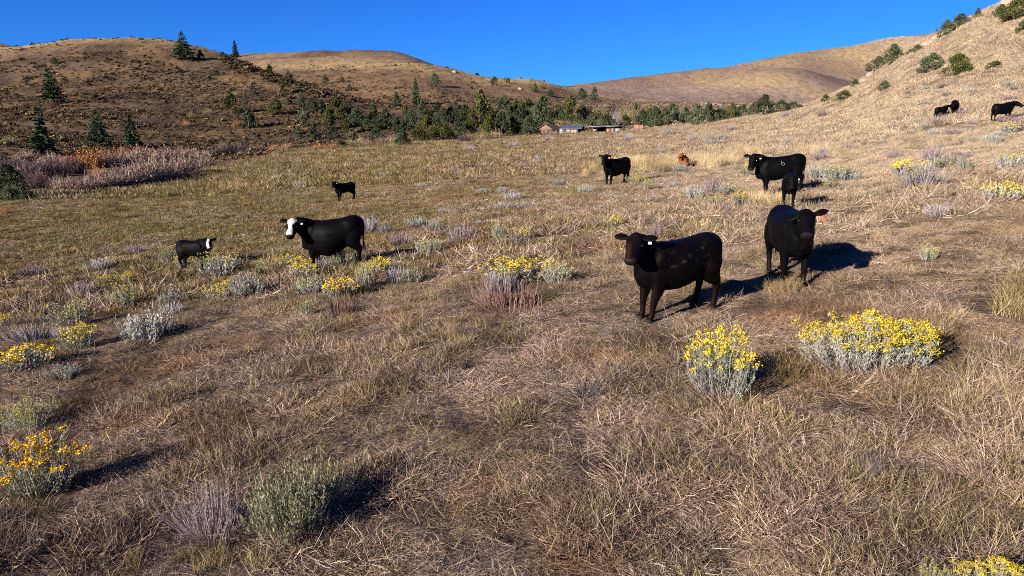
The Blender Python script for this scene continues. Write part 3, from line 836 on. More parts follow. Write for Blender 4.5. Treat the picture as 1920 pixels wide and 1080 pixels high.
    for sgn in (1, -1):      # eyes
        c0 = H0 + f * HL * .335 + lat * sgn * .112 * hs + up * .035
        v, qd, t = loft([(c0 - f * .02 * hs * math.cos(x) , lat * .022 * max(.05, math.sin(x)), up * .018 * max(.05, math.sin(x)), 2) for x in np.linspace(0, math.pi, 6)], 10)
        obj_np('eye', mesh_np('eye', v, [qd, t], [M_eye], True), r)
    for sgn, m in tags:
        e0, ed, wv, en = ears[0 if sgn > 0 else 1]
        c0 = e0 + ed * .125 * hs
        dn = unit(-zv * .9 + f * .35); sd = unit(lat); nn = np.cross(dn, sd)
        c0 = c0 + f * .035
        ts_ = 1.6 if m is M_tag_o else 1.05
        pr = [(-.012, .008), (.0, .012), (.015, .016), (.025, .026), (.062, .030), (.070, .026)]
        v, qd, t = loft([(c0 + dn * a_ * ts_, sd * w_ * ts_, nn * .004, 3.5) for a_, w_ in pr], 12)
        obj_np('ear_tag', mesh_np('ear_tag', v, [qd, t], [m], False), r)
    # switch of the tail
    nb = 60; tt = np.linspace(0, 1, 5)
    e = tp[-1]
    a0 = RNG.uniform(0, 2 * np.pi, nb); rr = RNG.uniform(0, .02, nb); ln = RNG.uniform(.18, .34, nb)
    Pp = np.stack([e[0] + np.cos(a0)[:, None] * rr[:, None] * (1 + 1.6 * np.sin(tt * 2.4))[None], e[1] + np.sin(a0)[:, None] * rr[:, None] * (1 + 1.6 * np.sin(tt * 2.4))[None], e[2] + .05 - ln[:, None] * tt[None]], 2)
    v, qd, ix = ribbons(Pp, np.full((nb, 5), .006) * (1.1 - tt)[None])
    if not lying: obj_np('tail_switch', mesh_np('tail_switch', v, qd, [M_switch if coat != 'red' else M_switch_r]), r)
    if brand:
        for strokes in brand:
            pts = np.array([(x, 0, z) for x, z in strokes], float)
            # lay the stroke on the hide of the left or right flank
            side = 1 if brand_side > 0 else -1
            def hw(x, z):
                d = (co[:, 0] - x) ** 2 + (co[:, 2] - z) ** 2 + (co[:, 1] * side < 0) * 9
                return co[np.argmin(d), 1]
            pts[:, 1] = [hw(x, z) for x, z in pts[:, [0, 2]]]
            v, qd, t = loft(tube_secs(pts, [.0062] * len(pts), [.0062] * len(pts), (0, 1, 0)), 8)
            obj_np('brand_mark', mesh_np('brand_mark', v, [qd, t], [M_brand], True), r)
    return r
W, O = M_tag_w, M_tag_o
D2R = math.radians
brand_side = 1
BR = [[(.02, 1.195), (.03, 1.20)], [(.055, 1.16), (.045, 1.12), (.06, 1.07), (.025, 1.03), (-.02, 1.02), (-.055, 1.05), (-.04, 1.09), (.0, 1.11), (.04, 1.09)]]
make_cow('cow', (626, 501), D2R(186), 1.0, 'black cow with a white blazed face standing broadside among yellow flowered brush', neck_yaw=26, neck_el=26, head_yaw=84, head_pitch=-44,
         coat='white_face', tags=[(1, W)], dlen=-.05, belly=1.16, legs={'FL': .02, 'FR': -.10, 'HL': -.02, 'HR': .12}, hump=-.4)
make_cow('calf', (368, 506), D2R(-16), .69, 'small black calf with a crooked white blaze and white belly line', calf=1.0, neck_yaw=-16, neck_el=30, head_yaw=-50, head_pitch=-55,
         coat='blaze_calf', tags=[(1, W)], cat='calf', voxel=.018, legs={'HR': .08, 'FL': .05})
make_cow('calf', (648, 376), D2R(-138), .78, 'lone black calf standing in the far olive grass beyond the white faced cow', calf=.8, neck_yaw=8, neck_el=40, head_yaw=35, head_pitch=-50,
         tags=[(1, W)], cat='calf', voxel=.03, legs={'FL': .08, 'HR': -.10})
make_cow('cow', (1155, 345), D2R(-146), 1.1, 'black cow with head held high and an orange dot tag beside the golden tall grass', neck_yaw=14, neck_el=42, head_yaw=34, head_pitch=-52,
         tags=[(1, O)], voxel=.026, belly=1.05, legs={'FL': .03, 'HL': .1, 'HR': -.06}, hump=.8, neck_k=1.3)
make_cow('cow', (1282, 313), D2R(-100), .98, 'red brown cow lying down in the tall grass', neck_yaw=-28, neck_el=46, head_yaw=-45, head_pitch=-28, coat='red', lying=True, tags=[(1, W)], voxel=.028)
make_cow('cow', (1457, 363), D2R(178), 1.05, 'black cow with a pale brand on its side standing behind the calf', neck_yaw=18, neck_el=28, head_yaw=58, head_pitch=-58,
         tags=[(1, W)], belly=.97, voxel=.018, legs={'FL': .0, 'FR': -.24, 'HL': -.05, 'HR': .10}, brand=BR, tail_swing=.02)
make_cow('calf', (1477, 389), D2R(-112), .75, 'black calf facing forward in front of the branded cow', calf=.8, neck_yaw=8, neck_el=18, head_yaw=2, head_pitch=-62,
         tags=[(1, W)], cat='calf', voxel=.02, legs={'FL': .04, 'FR': -.03, 'HL': .05})
make_cow('heifer', (1472, 526), D2R(-97), .90, 'black heifer facing forward with one orange ear tag', calf=.25, neck_yaw=-2, neck_el=30, head_yaw=-10, head_pitch=-40,
         tags=[(1, O)], voxel=.014, belly=1.0, legs={'FL': .05, 'FR': -.03, 'HL': -.08, 'HR': .06}, ear_el=(16, -35), cat='cow')
make_cow('calf', (1264, 588), D2R(204), .87, 'big dark brown black calf with one white ear tag standing broadside', calf=.35, neck_yaw=10, neck_el=38, head_yaw=46, head_pitch=-42,
         coat='brown_black', tags=[(1, W)], voxel=.014, belly=1.05, legs={'FL': .12, 'FR': .07, 'HL': -.05, 'HR': .10}, cat='calf')
make_cow('calf', (1763, 220), D2R(4), .62, 'small black calf in profile nosing towards the round dark cow on the slope', calf=.8, neck_yaw=6, neck_el=30, head_yaw=10, head_pitch=-25,
         cat='calf', voxel=.035)
make_cow('cow', (1788, 215), D2R(-118), .80, 'black cow seen head on beside the small calf on the slope', neck_yaw=-10, neck_el=18, head_yaw=-18, head_pitch=-45, voxel=.035, belly=1.1)
make_cow('cow', (1877, 225), D2R(4), .90, 'black cow in profile behind grey brush high on the slope at the picture edge', neck_yaw=-6, neck_el=20, head_yaw=-50, head_pitch=-35, voxel=.035, belly=1.05)
# ------------------------------------------------------------------ brush: rabbitbrush, sagebrush, dry brush
def plant_mat(name, stops, transl=.15, per_obj=.35):
    m, nt, out = new_mat(name)
    a = N(nt, 'ShaderNodeAttribute', attribute_name='rv'); oi = N(nt, 'ShaderNodeObjectInfo')
    v = math_(nt, 'ADD', math_(nt, 'MULTIPLY', a.outputs['Fac'], 1 - per_obj), math_(nt, 'MULTIPLY', oi.outputs['Random'], per_obj))
    leafy(nt, out, ramp(nt, v, stops), transl)
    return m
M_sage = plant_mat('sage_leaf', [(0, (.13, .135, .095)), (.4, (.24, .25, .18)), (.75, (.36, .36, .28)), (1, (.50, .49, .40))])
M_green_sage = plant_mat('green_sage_leaf', [(0, (.085, .090, .036)), (.5, (.215, .220, .110)), (1, (.40, .39, .24))])
M_flower = plant_mat('yellow_flower', [(0, (.25, .18, .012)), (.4, (.50, .36, .016)), (.8, (.68, .52, .03)), (1, (.74, .62, .11))], .1, .25)
M_flower_o = plant_mat('orange_yellow_flower', [(0, (.50, .24, .008)), (.5, (.78, .42, .012)), (1, (.84, .58, .03))], .1, .2)
M_flower_p = plant_mat('greenish_yellow_flower', [(0, (.20, .18, .03)), (.5, (.36, .31, .045)), (1, (.54, .46, .09))], .1, .2)
M_twig = plant_mat('grey_twig', [(0, (.10, .085, .085)), (.5, (.24, .21, .21)), (1, (.42, .38, .38))], .0)
M_mauve = plant_mat('mauve_twig', [(0, (.07, .05, .05)), (.5, (.19, .14, .14)), (1, (.38, .31, .31))], .0)
M_redtwig = plant_mat('reddish_twig', [(0, (.06, .033, .028)), (.5, (.15, .088, .072)), (1, (.32, .22, .18))], .0)
M_dark = plant_mat('dark_twig', [(0, (.02, .018, .018)), (.6, (.06, .05, .05)), (1, (.16, .14, .14))], .0)

def vase(n, r_base, r_top, h, rng, bend=.35, flat=.25):
    """stems of a brush: from a small base fanning to a domed top; returns centre lines (n,5,3)."""
    a = rng.uniform(0, 2 * np.pi, n); q = np.sqrt(rng.uniform(0, 1, n))
    tip = np.stack([np.cos(a) * q * r_top, np.sin(a) * q * r_top, h * (1 - flat * q ** 2) * rng.uniform(.58, 1.08, n)], 1)
    base = np.stack([np.cos(a) * q * r_base, np.sin(a) * q * r_base, np.full(n, -.02)], 1)
    t = np.linspace(0, 1, 5)[None, :, None]
    mid = base * .5 + tip * .5 + np.stack([np.cos(a) * q * r_top * bend * .5, np.sin(a) * q * r_top * bend * .5, -h * .06 * np.ones(n)], 1)
    P = (1 - t) ** 2 * base[:, None] + 2 * t * (1 - t) * mid[:, None] + t * t * tip[:, None]
    P[:, 1:] += np.cumsum(rng.normal(0, .018 * h, P[:, 1:].shape), 1)
    return P

def brush_meshes(kind, n, seed, leafn, flower=None, leafmat=None, twigmat=None, h=1.0, r=.55, leaf_l=.055, leaf_w=.016, fl_size=.022, fl_n=16, flfrac=.9, stem_w=.007, rb=.16, leaf_from=.35, skirt=0, leaf_rand=.40):
    """unit brush about 1 m high and 1.1 m wide (scaled per plant)."""
    rng = np.random.default_rng(seed)
    P = vase(n, rb, r, h, rng)
    lobes = rng.normal(0, .17, (6,)) / np.array([1, 1, 1, 1.2, 1.5, 2]); ang = np.arctan2(P[:, -1, 1], P[:, -1, 0])
    mod = 1 + sum(l * np.cos((k + 1) * ang + k) for k, l in enumerate(lobes))
    P[:, :, :2] *= mod[:, None, None]; P[:, :, 2] *= (.85 + .15 * mod)[:, None]
    W = np.broadcast_to(stem_w * np.array([1.2, 1, .8, .6, .35])[None], P.shape[:2])
    out = []
    st = [ribbons(P, W, rng=rng)]
    if skirt:
        S = vase(skirt, rb * 1.1, r * 1.0, h * .55, rng, flat=.85)
        st.append(ribbons(S, np.full(S.shape[:2], stem_w * .6), rng=rng))
    V, Q, ix = join([(v, q, i + k * 10000) for k, (v, q, i) in enumerate(st)])
    rv = np.random.default_rng(seed + 1).uniform(0, 1, 20001)[ix]
    out.append(('stems', mesh_np(kind + '_stems', V, Q, [twigmat or M_twig], False, {'rv': rv})))
    if leafn:
        k = rng.integers(0, n, leafn); t = rng.uniform(leaf_from, 1.0, leafn) * 3.999
        i = t.astype(int); f = (t - i)[:, None]
        C = P[k, i] * (1 - f) + P[k, i + 1] * f + rng.normal(0, .016, (leafn, 3))
        d = (P[k, i + 1] - P[k, i]); d = d / (np.linalg.norm(d, axis=1, keepdims=True) + 1e-9) + rng.normal(0, leaf_rand, (leafn, 3))
        V, Q, ix = cards(C, leaf_l * rng.uniform(.6, 1.3, leafn), leaf_w * rng.uniform(.7, 1.3, leafn), d, rng)
        out.append(('leaves', mesh_np(kind + '_leaves', V, Q, [leafmat or M_sage], False, {'rv': rng.uniform(0, 1, leafn)[ix]})))
    if flower is not None:
        sel = np.nonzero(rng.uniform(0, 1, n) < flfrac)[0]
        tips = P[sel, -1]
        keep = tips[:, 2] > h * .50
        tips = tips[keep]
        C = np.repeat(tips, fl_n, 0) + rng.normal(0, 1, (len(tips) * fl_n, 3)) * np.array([.030, .030, .020])
        tone = np.repeat(rng.uniform(0, 1, len(tips)), fl_n) * .6 + rng.uniform(0, .4, len(C))
        V, Q, ix = cards(C, fl_size * rng.uniform(.7, 1.4, len(C)), fl_size * .8 * rng.uniform(.7, 1.3, len(C)), None, rng)
        out.append(('flowers', mesh_np(kind + '_flowers', V, Q, [flower], False, {'rv': tone[ix]})))
    return out
PR = {}
# near, detailed
PR['near_yellow'] = [brush_meshes('rabbitbrush', 170, 11, 6500, M_flower, h=1.0, r=.52, rb=.26, leaf_l=.065, leaf_w=.010, fl_size=.027, fl_n=26, flfrac=.75, leaf_from=.38, stem_w=.006, skirt=40)]
PR['near_wide'] = [brush_meshes('rabbitbrush', 260, 12, 6000, M_flower, h=.62, r=.58, rb=.32, leaf_l=.050, leaf_w=.009, fl_size=.022, fl_n=26, flfrac=.72, leaf_from=.40, stem_w=.004, skirt=420)]
PR['near_orange'] = [brush_meshes('rabbitbrush', 110, 13, 4600, M_flower_o, leafmat=M_green_sage, h=.95, r=.52, rb=.2, leaf_l=.06, leaf_w=.010, fl_size=.030, fl_n=30, flfrac=.50, leaf_from=.3, stem_w=.006)]
PR['near_pale'] = [brush_meshes('rabbitbrush', 140, 14, 4200, M_flower_p, leafmat=M_green_sage, h=.6, r=.56, rb=.28, leaf_l=.05, leaf_w=.010, fl_size=.018, fl_n=18, flfrac=.5, stem_w=.004)]
PR['near_sage'] = [brush_meshes('sagebrush', 200, 15, 7500, None, leafmat=M_green_sage, twigmat=M_twig, h=.85, r=.50, rb=.26, leaf_l=.062, leaf_w=.009, leaf_from=.40, leaf_rand=.22, stem_w=.004, skirt=90)]
PR['near_dry'] = [brush_meshes('dry_brush', 300, 16, 500, None, leafmat=M_twig, twigmat=M_mauve, h=.75, r=.6, rb=.32, stem_w=.003, leaf_l=.04, leaf_w=.006, leaf_from=.2, skirt=420)]
PR['near_dead'] = [brush_meshes('dead_twigs', 70, 17, 0, None, twigmat=M_dark, h=.6, r=.6, rb=.1, stem_w=.006, skirt=40)]
# middle distance
def mid(kind, seeds, **kw): return [brush_meshes(kind, seed=s, **kw) for s in seeds]
PR['yellow'] = mid('rabbitbrush', (21, 22, 23), n=110, leafn=1000, flower=M_flower, h=.78, r=.56, rb=.25, leaf_l=.10, leaf_w=.024, fl_size=.046, fl_n=9, flfrac=.82, stem_w=.008)
M_flower_g = plant_mat('golden_flower', [(0, (.45, .28, .01)), (.5, (.74, .48, .015)), (1, (.84, .62, .04))], .1, .2)
PR['orange'] = mid('rabbitbrush', (24, 25), n=100, leafn=900, rb=.25, flower=M_flower_g, h=.75, r=.56, leaf_l=.11, leaf_w=.030, fl_size=.050, fl_n=9, flfrac=.78, stem_w=.008)
PR['pale'] = mid('rabbitbrush', (26, 27), n=110, leafn=1000, flower=M_flower_p, leafmat=M_green_sage, h=.75, r=.56, rb=.25, leaf_l=.10, leaf_w=.024, fl_size=.038, fl_n=6, flfrac=.6, stem_w=.008)
PR['sage'] = mid('sagebrush', (31, 32, 33), n=140, leafn=1300, flower=None, h=.72, r=.56, rb=.28, leaf_l=.09, leaf_w=.022, stem_w=.008, leaf_from=.35)
PR['sageflower'] = mid('rabbitbrush', (34, 35), n=130, leafn=1200, flower=M_flower_p, h=.75, r=.56, rb=.28, leaf_l=.09, leaf_w=.022, fl_size=.04, fl_n=6, flfrac=.4, stem_w=.008)
PR['green'] = mid('sagebrush', (36, 37), n=130, leafn=1400, flower=None, leafmat=M_green_sage, h=.78, r=.56, rb=.25, leaf_l=.09, leaf_w=.024, stem_w=.008, leaf_from=.25)
PR['mauve'] = mid('dry_brush', (41, 42, 43), n=260, leafn=160, leafmat=M_twig, flower=None, twigmat=M_mauve, h=.75, r=.56, rb=.25, stem_w=.007, skirt=120)
PR['grey'] = mid('dry_brush', (44, 45), n=240, leafn=300, flower=None, twigmat=M_twig, h=.75, r=.58, rb=.25, stem_w=.008, skirt=100)
PR['red'] = mid('dry_brush', (46,), n=220, leafn=0, flower=None, twigmat=M_redtwig, h=.6, r=.62, rb=.45, stem_w=.006, skirt=260)
EXT = {}
for vs_ in PR.values():
    for v_ in vs_:
        me_ = v_[0][1]; co_ = np.empty(len(me_.vertices) * 3, np.float32); me_.vertices.foreach_get('co', co_); co_ = co_.reshape(-1, 3)
        EXT[id(v_)] = (2 * np.percentile(np.hypot(co_[:, 0], co_[:, 1]), 93), np.percentile(co_[:, 2], 98.5) + .02)
KIND = {'yellow': ('rabbitbrush', 'rabbitbrush in yellow flower'), 'sage': ('sagebrush', 'grey green sagebrush'), 'mauve': ('dry_brush', 'dry grey brush')}
FAMILY = {'near_yellow': 'rabbitbrush', 'near_wide': 'rabbitbrush', 'near_orange': 'rabbitbrush', 'near_pale': 'rabbitbrush', 'yellow': 'rabbitbrush', 'orange': 'rabbitbrush', 'pale': 'rabbitbrush',
          'sageflower': 'rabbitbrush', 'near_sage': 'sagebrush', 'sage': 'sagebrush', 'green': 'sagebrush', 'near_dry': 'dry_brush', 'near_dead': 'dry_brush', 'mauve': 'dry_brush', 'grey': 'dry_brush', 'red': 'dry_brush'}
GROUP = {'rabbitbrush': 'flowering rabbitbrush scattered over the pasture', 'sagebrush': 'sagebrush scattered over the pasture', 'dry_brush': 'dry brush scattered over the pasture'}
def brush(kind, px, py, wpx, hpx, label, group=None):
    """px, py: where the brush stands; wpx, hpx: its size in photo pixels."""
    P = hit(px, py)
    m = pxm(P)
    var = PR[kind][RNG.integers(0, len(PR[kind]))]
    wx, wz = EXT[id(var)]
    sx = wpx * m / wx; sz = hpx * m / wz
    sy = sx * (.55 if kind == 'near_wide' else RNG.uniform(.8, 1.05))
    r = empty(FAMILY[kind], (P.x, P.y, P.z - .01), (RNG.uniform(-.15, .15) if kind == 'near_wide' else RNG.uniform(0, 6.28)), (sx, sy, sz))
    tag(r, label, 'bush', group or GROUP[FAMILY[kind]])
    for nm, me in var:
        tag(obj_np(nm, me, r), kind='stuff')
    return r
BRUSH = [
 # near the camera
 ('near_yellow', 1350, 740, 118, 122, 'tall vase shaped bush with silvery stems and yellow tips below the dark brown calf'),
 ('near_wide', 1634, 690, 212, 88, 'wide mounded bush covered with golden yellow flowers, biggest in the near grass'),
 ('near_dry', 1645, 640, 95, 60, 'bleached grey twigs sticking out behind the wide golden bush'),
 ('near_orange', 72, 928, 122, 112, 'bush with deep orange yellow flower heads and long dark shadow'),
 ('near_pale', 46, 806, 98, 54, 'low bush with pale lemon flowers just behind the orange flowered bush'),
 ('near_sage', 556, 988, 168, 116, 'dense green sagebrush in the near grass casting a black shadow'),
 ('near_dry', 400, 990, 150, 92, 'flattened lavender grey dead brush beside the dense green sagebrush'),
 ('near_wide', 1880, 1108, 130, 52, 'yellow flowered bush cut by the bottom edge of the picture'),
 ('near_pale', 1748, 1098, 48, 46, 'small yellow flower heads just peeping over the bottom edge of the picture'),
 ('near_dead', 1092, 742, 95, 48, 'black dead twigs lying in the grass left of the tall vase shaped bush'),
 ('near_dry', 1640, 900, 60, 50, 'small bleached stalk clump standing in open grass below the wide golden bush'),
 # lower left
 ('sage', 268, 638, 98, 55, 'large rounded silver green sagebrush left of centre with a few yellow tips'),
 ('yellow', 152, 652, 60, 44, 'bright yellow bush left of the large rounded silver sagebrush'),
 ('grey', 118, 640, 45, 30, 'grey bush wedged between two yellow bushes at the left'),
 ('pale', 142, 608, 78, 42, 'dark green bush with yellow tips left of the large rounded sagebrush'),
 ('orange', 50, 692, 88, 44, 'spreading gold topped bush near the left edge above the pale lemon bush'),
 ('grey', 58, 640, 74, 34, 'dull grey green brush at the left edge behind the spreading gold topped bush'),
 ('orange', 8, 614, 28, 26, 'small gold bush touching the left edge of the picture'),
 ('sage', 125, 708, 55, 26, 'low pale sagebrush below the bright yellow bush at the left'),
 ('yellow', 241, 531, 30, 20, 'small round yellow bush below the calf at the left, right one of a close pair'),
 ('yellow', 203, 532, 38, 16, 'small flat yellow bush below the calf at the left, left one of a close pair'),
 ('pale', 238, 578, 54, 48, 'pale yellow green bush above the large rounded silver sagebrush'),
 ('sage', 320, 572, 44, 30, 'grey green sagebrush right of the pale yellow green bush'),
 ('grey', 322, 586, 46, 20, 'flat whitish brush directly under a grey green sagebrush left of centre'),
 ('grey', 188, 505, 48, 22, 'grey brush left of the white bellied calf with yellow bush behind it'),
 ('yellow', 206, 496, 34, 14, 'yellow bush peeping over the grey brush left of the white bellied calf'),
 ('mauve', 256, 475, 38, 18, 'mauve dry twigs in the grass left of the white bellied calf'),
 ('mauve', 60, 515, 50, 20, 'mauve dry brush in the left grass under the creek thicket'),
 ('mauve', 155, 555, 55, 30, 'faded mauve brush above the dark green yellow tipped bush'),
 ('pale', 318, 492, 32, 30, 'pale bush just left of the white bellied calf'),
 ('yellow', 342, 503, 26, 26, 'yellow bush standing right behind the hind legs of the white bellied calf'),
 # around the white faced cow
 ('sageflower', 415, 516, 82, 40, 'grey bush with yellow crown hiding the front legs of the white bellied calf'),
 ('yellow', 410, 559, 46, 28, 'rounded yellow bush left of the bright silver green sagebrush'),
 ('sage', 465, 555, 66, 46, 'bright silver green sagebrush below the gap between calf and white faced cow'),
 ('yellow', 428, 536, 22, 12, 'tiny yellow bush touching the top of the bright silver green sagebrush'),
 ('pale', 497, 508, 42, 22, 'dull yellow bush between the calf and the white faced cow'),
 ('yellow', 540, 500, 46, 24, 'yellow bush in front of the chest of the white faced cow, further one'),
 ('yellow', 568, 521, 60, 34, 'yellow bush in front of the forelegs of the white faced cow, nearer one'),
 ('sageflower', 586, 549, 62, 32, 'silver bush with yellow crown below the forelegs of the white faced cow'),
 ('orange', 632, 560, 66, 36, 'golden bush with long reddish stems below the white faced cow'),
 ('red', 640, 585, 90, 34, 'bare reddish twigs under the golden bush below the white faced cow'),
 ('pale', 578, 588, 36, 26, 'small lime yellow bush left of the bare reddish twigs'),
 ('pale', 688, 540, 58, 44, 'olive bush with gold specks below the hind legs of the white faced cow'),
 ('yellow', 712, 515, 58, 30, 'yellow crowned bush right of the hind legs of the white faced cow'),
 ('green', 640, 500, 42, 40, 'lime green sagebrush seen under the belly of the white faced cow'),
 ('grey', 606, 503, 34, 26, 'dull grey brush seen under the belly of the white faced cow'),
 ('grey', 742, 530, 46, 30, 'lavender grey brush right of the yellow crowned bush'),
 ('green', 772, 528, 44, 30, 'green sagebrush right of the lavender grey brush'),
 ('grey', 690, 436, 48, 32, 'whitish brush right behind the rump of the white faced cow'),
 ('grey', 722, 438, 38, 20, 'smaller whitish brush further right behind the rump of the white faced cow'),
 # centre
 ('sage', 786, 424, 42, 20, 'round grey sagebrush alone in the olive grass right of the white faced cow'),
 ('mauve', 752, 462, 44, 28, 'mauve grey brush right of the white faced cow beside a yellow tipped bush'),
 ('sageflower', 802, 476, 50, 28, 'grey bush with a yellow tip right of the white faced cow'),
 ('sage', 816, 433, 38, 24, 'grey green sagebrush in the centre left of a wide dark brush'),
 ('mauve', 866, 455, 62, 36, 'wide dark mauve brush with thin yellow crown at the centre'),
 ('green', 936, 450, 42, 32, 'green crowned sagebrush right of the wide dark mauve brush'),
 ('yellow', 980, 450, 30, 24, 'little upright yellow bush right of the green crowned sagebrush'),
 ('grey', 962, 458, 36, 16, 'pale grey brush between the green crowned sagebrush and little yellow bush'),
 ('red', 955, 572, 160, 50, 'spreading mauve and russet dry stems under the long yellow crown at the centre'),
 ('grey', 938, 548, 66, 46, 'ashy grey stems on the near side of the long yellow crown at the centre'),
 ('yellow', 968, 530, 118, 44, 'long yellow crowned bush at the centre of the pasture'),
 ('sageflower', 1046, 530, 54, 38, 'silver bush with yellow tips at the right end of the long yellow crown'),
 ('sage', 905, 362, 24, 10, 'little grey sage tuft in the far centre grass, left of three'),
 ('sage', 940, 363, 22, 14, 'little grey sage tuft in the far centre grass, middle of three'),
 ('grey', 962, 373, 40, 14, 'low whitish tuft in the far centre grass, right of three'),
 ('grey', 940, 392, 36, 14, 'dark grey brush left of a taller one in the centre grass'),
 ('grey', 985, 390, 44, 14, 'flat grey brush in the centre grass right of the dark grey brush'),
 ('sage', 1095, 362, 34, 18, 'grey sagebrush left of the black cow with orange dot'),
 ('sage', 1050, 347, 28, 12, 'small sagebrush in the grass well left of the black cow with orange dot'),
 ('mauve', 1232, 446, 36, 30, 'lavender tuft showing above the back of the dark brown black calf'),
 ('yellow', 1150, 426, 32, 22, 'lone small yellow bush above the head of the dark brown black calf'),
 ('mauve', 460, 411, 26, 14, 'pale mauve tuft alone in the olive grass above the white faced cow'),
 # right of centre
 ('sage', 1306, 374, 40, 28, 'silvery sagebrush left of the branded cow, lowest of a cluster'),
 ('mauve', 1336, 360, 42, 32, 'lavender brush left of the branded cow in a cluster'),
 ('sageflower', 1362, 364, 46, 22, 'silvery bush with faint yellow crown left of the branded cow'),
 ('yellow', 1386, 385, 36, 28, 'gold topped dark bush below the head of the branded cow'),
 ('pale', 1332, 388, 34, 22, 'dull yellow green bush left of the gold topped dark bush'),
 ('pale', 1400, 330, 26, 18, 'yellow green bush under the muzzle of the branded cow'),
 ('mauve', 1350, 395, 60, 14, 'flat reddish mauve litter brush under the gold topped dark bush'),
 ('sageflower', 1576, 340, 66, 30, 'wide silver bush with yellow crown right of the branded cow'),
 ('sage', 1550, 332, 34, 26, 'silver sagebrush behind the wide silver bush right of the branded cow'),
 ('sage', 1524, 336, 32, 26, 'grey sagebrush close to the tail of the branded cow'),
 ('pale', 1530, 348, 30, 12, 'low yellow green bush close to the tail of the branded cow'),
 ('pale', 1556, 352, 30, 16, 'dark green yellow flecked bush by the shadow of the branded cow'),
 ('orange', 1698, 332, 54, 32, 'gold orange bush on the left of the big grey cluster at the right'),
 ('grey', 1728, 352, 74, 46, 'largest grey brush of the big cluster at the right'),
 ('mauve', 1746, 300, 48, 28, 'mauve brush at the back of the big grey cluster at the right'),
 ('mauve', 1788, 308, 34, 22, 'dark mauve brush at the right end of the big grey cluster'),
 ('green', 1764, 316, 62, 26, 'grey green sagebrush in the middle of the big cluster at the right'),
 ('yellow', 1716, 342, 36, 20, 'yellow flower patch in front of the gold orange bush at the right'),
 ('green', 1812, 318, 46, 20, 'faint green sagebrush right of the big grey cluster'),
 ('yellow', 1880, 376, 68, 36, 'flat topped yellow bush with silver sides at the right edge'),
 ('sageflower', 1896, 318, 64, 32, 'silver bush with yellow crown above the flat topped yellow bush'),
 ('yellow', 1888, 250, 42, 22, 'yellow bush under the black cow high on the slope'),
 ('mauve', 1908, 246, 40, 26, 'mauve brush at the right edge under the black cow high on the slope'),
 ('mauve', 1890, 228, 44, 12, 'pale mauve brush in front of the feet of the black cow high on the slope'),
 ('grey', 1762, 405, 52, 24, 'pale grey brush in the grass left of the flat topped yellow bush'),
 ('mauve', 1785, 392, 22, 18, 'thin mauve tuft just right of the pale grey brush'),
 ('green', 1640, 366, 26, 12, 'small grey green sage tuft in the grass under the big cluster'),
 ('pale', 1740, 487, 40, 26, 'straggly yellow green plant in the right grass'),
 ('green', 1690, 580, 28, 14, 'small bright green weed above the wide golden bush'),
 ('pale', 1548, 470, 56, 14, 'low lime plant right beside the black heifer'),
 ('sage', 1276, 322, 34, 14, 'grey brush in front of the red brown cow'),
 ('yellow', 1192, 342, 30, 14, 'low yellow plant right behind the black cow with orange dot'),
 ('pale', 1212, 356, 20, 22, 'pale upright plant right of the black cow with orange dot'),
]
for b in BRUSH: brush(*b)
# low grey sage tufts dotted over the lower slope on the right (nothing tells them apart)
rngs = np.random.default_rng(77)
pts = []
while len(pts) < 46:
    px_, py_ = rngs.uniform(1230, 1900), rngs.uniform(150, 300)
    lo = np.interp(px_, [1200, 1500, 1600, 1700, 1800, 1920], [250, 216, 190, 145, 110, 60])
    if py_ < lo or (py_ > 272 and px_ < 1520): continue
    if any(abs(px_ - a) < 14 and abs(py_ - b_) < 7 for a, b_ in pts): continue
    pts.append((px_, py_))
for px_, py_ in pts:
    k = 'mauve' if rngs.uniform() < .55 else 'sage'
    w = rngs.uniform(16, 34) * np.interp(py_, [100, 300], [.6, 1.1])
    lab = 'low mauve grey tuft dotting the lower right hillside' if k == 'mauve' else 'low silver sage tuft dotting the lower right hillside'
    brush(k, px_, py_, w, w * .42, lab, 'low tufts dotting the lower right hillside')
pts = [(1010, 300), (1120, 268), (1180, 262), (1030, 263), (962, 275), (880, 282), (1300, 262), (1330, 270), (1240, 288), (720, 330), (860, 330), (790, 350), (560, 350), (830, 400), (900, 420), (1060, 395), (1130, 390), (1150, 372), (1230, 372), (1265, 350), (1010, 425), (840, 505), (890, 470)]
for px_, py_ in pts:
    brush('grey', px_, py_, rngs.uniform(18, 32), rngs.uniform(7, 12), 'tiny dull grey tuft scattered in the open middle pasture', 'tiny grey tufts in the open middle pasture')
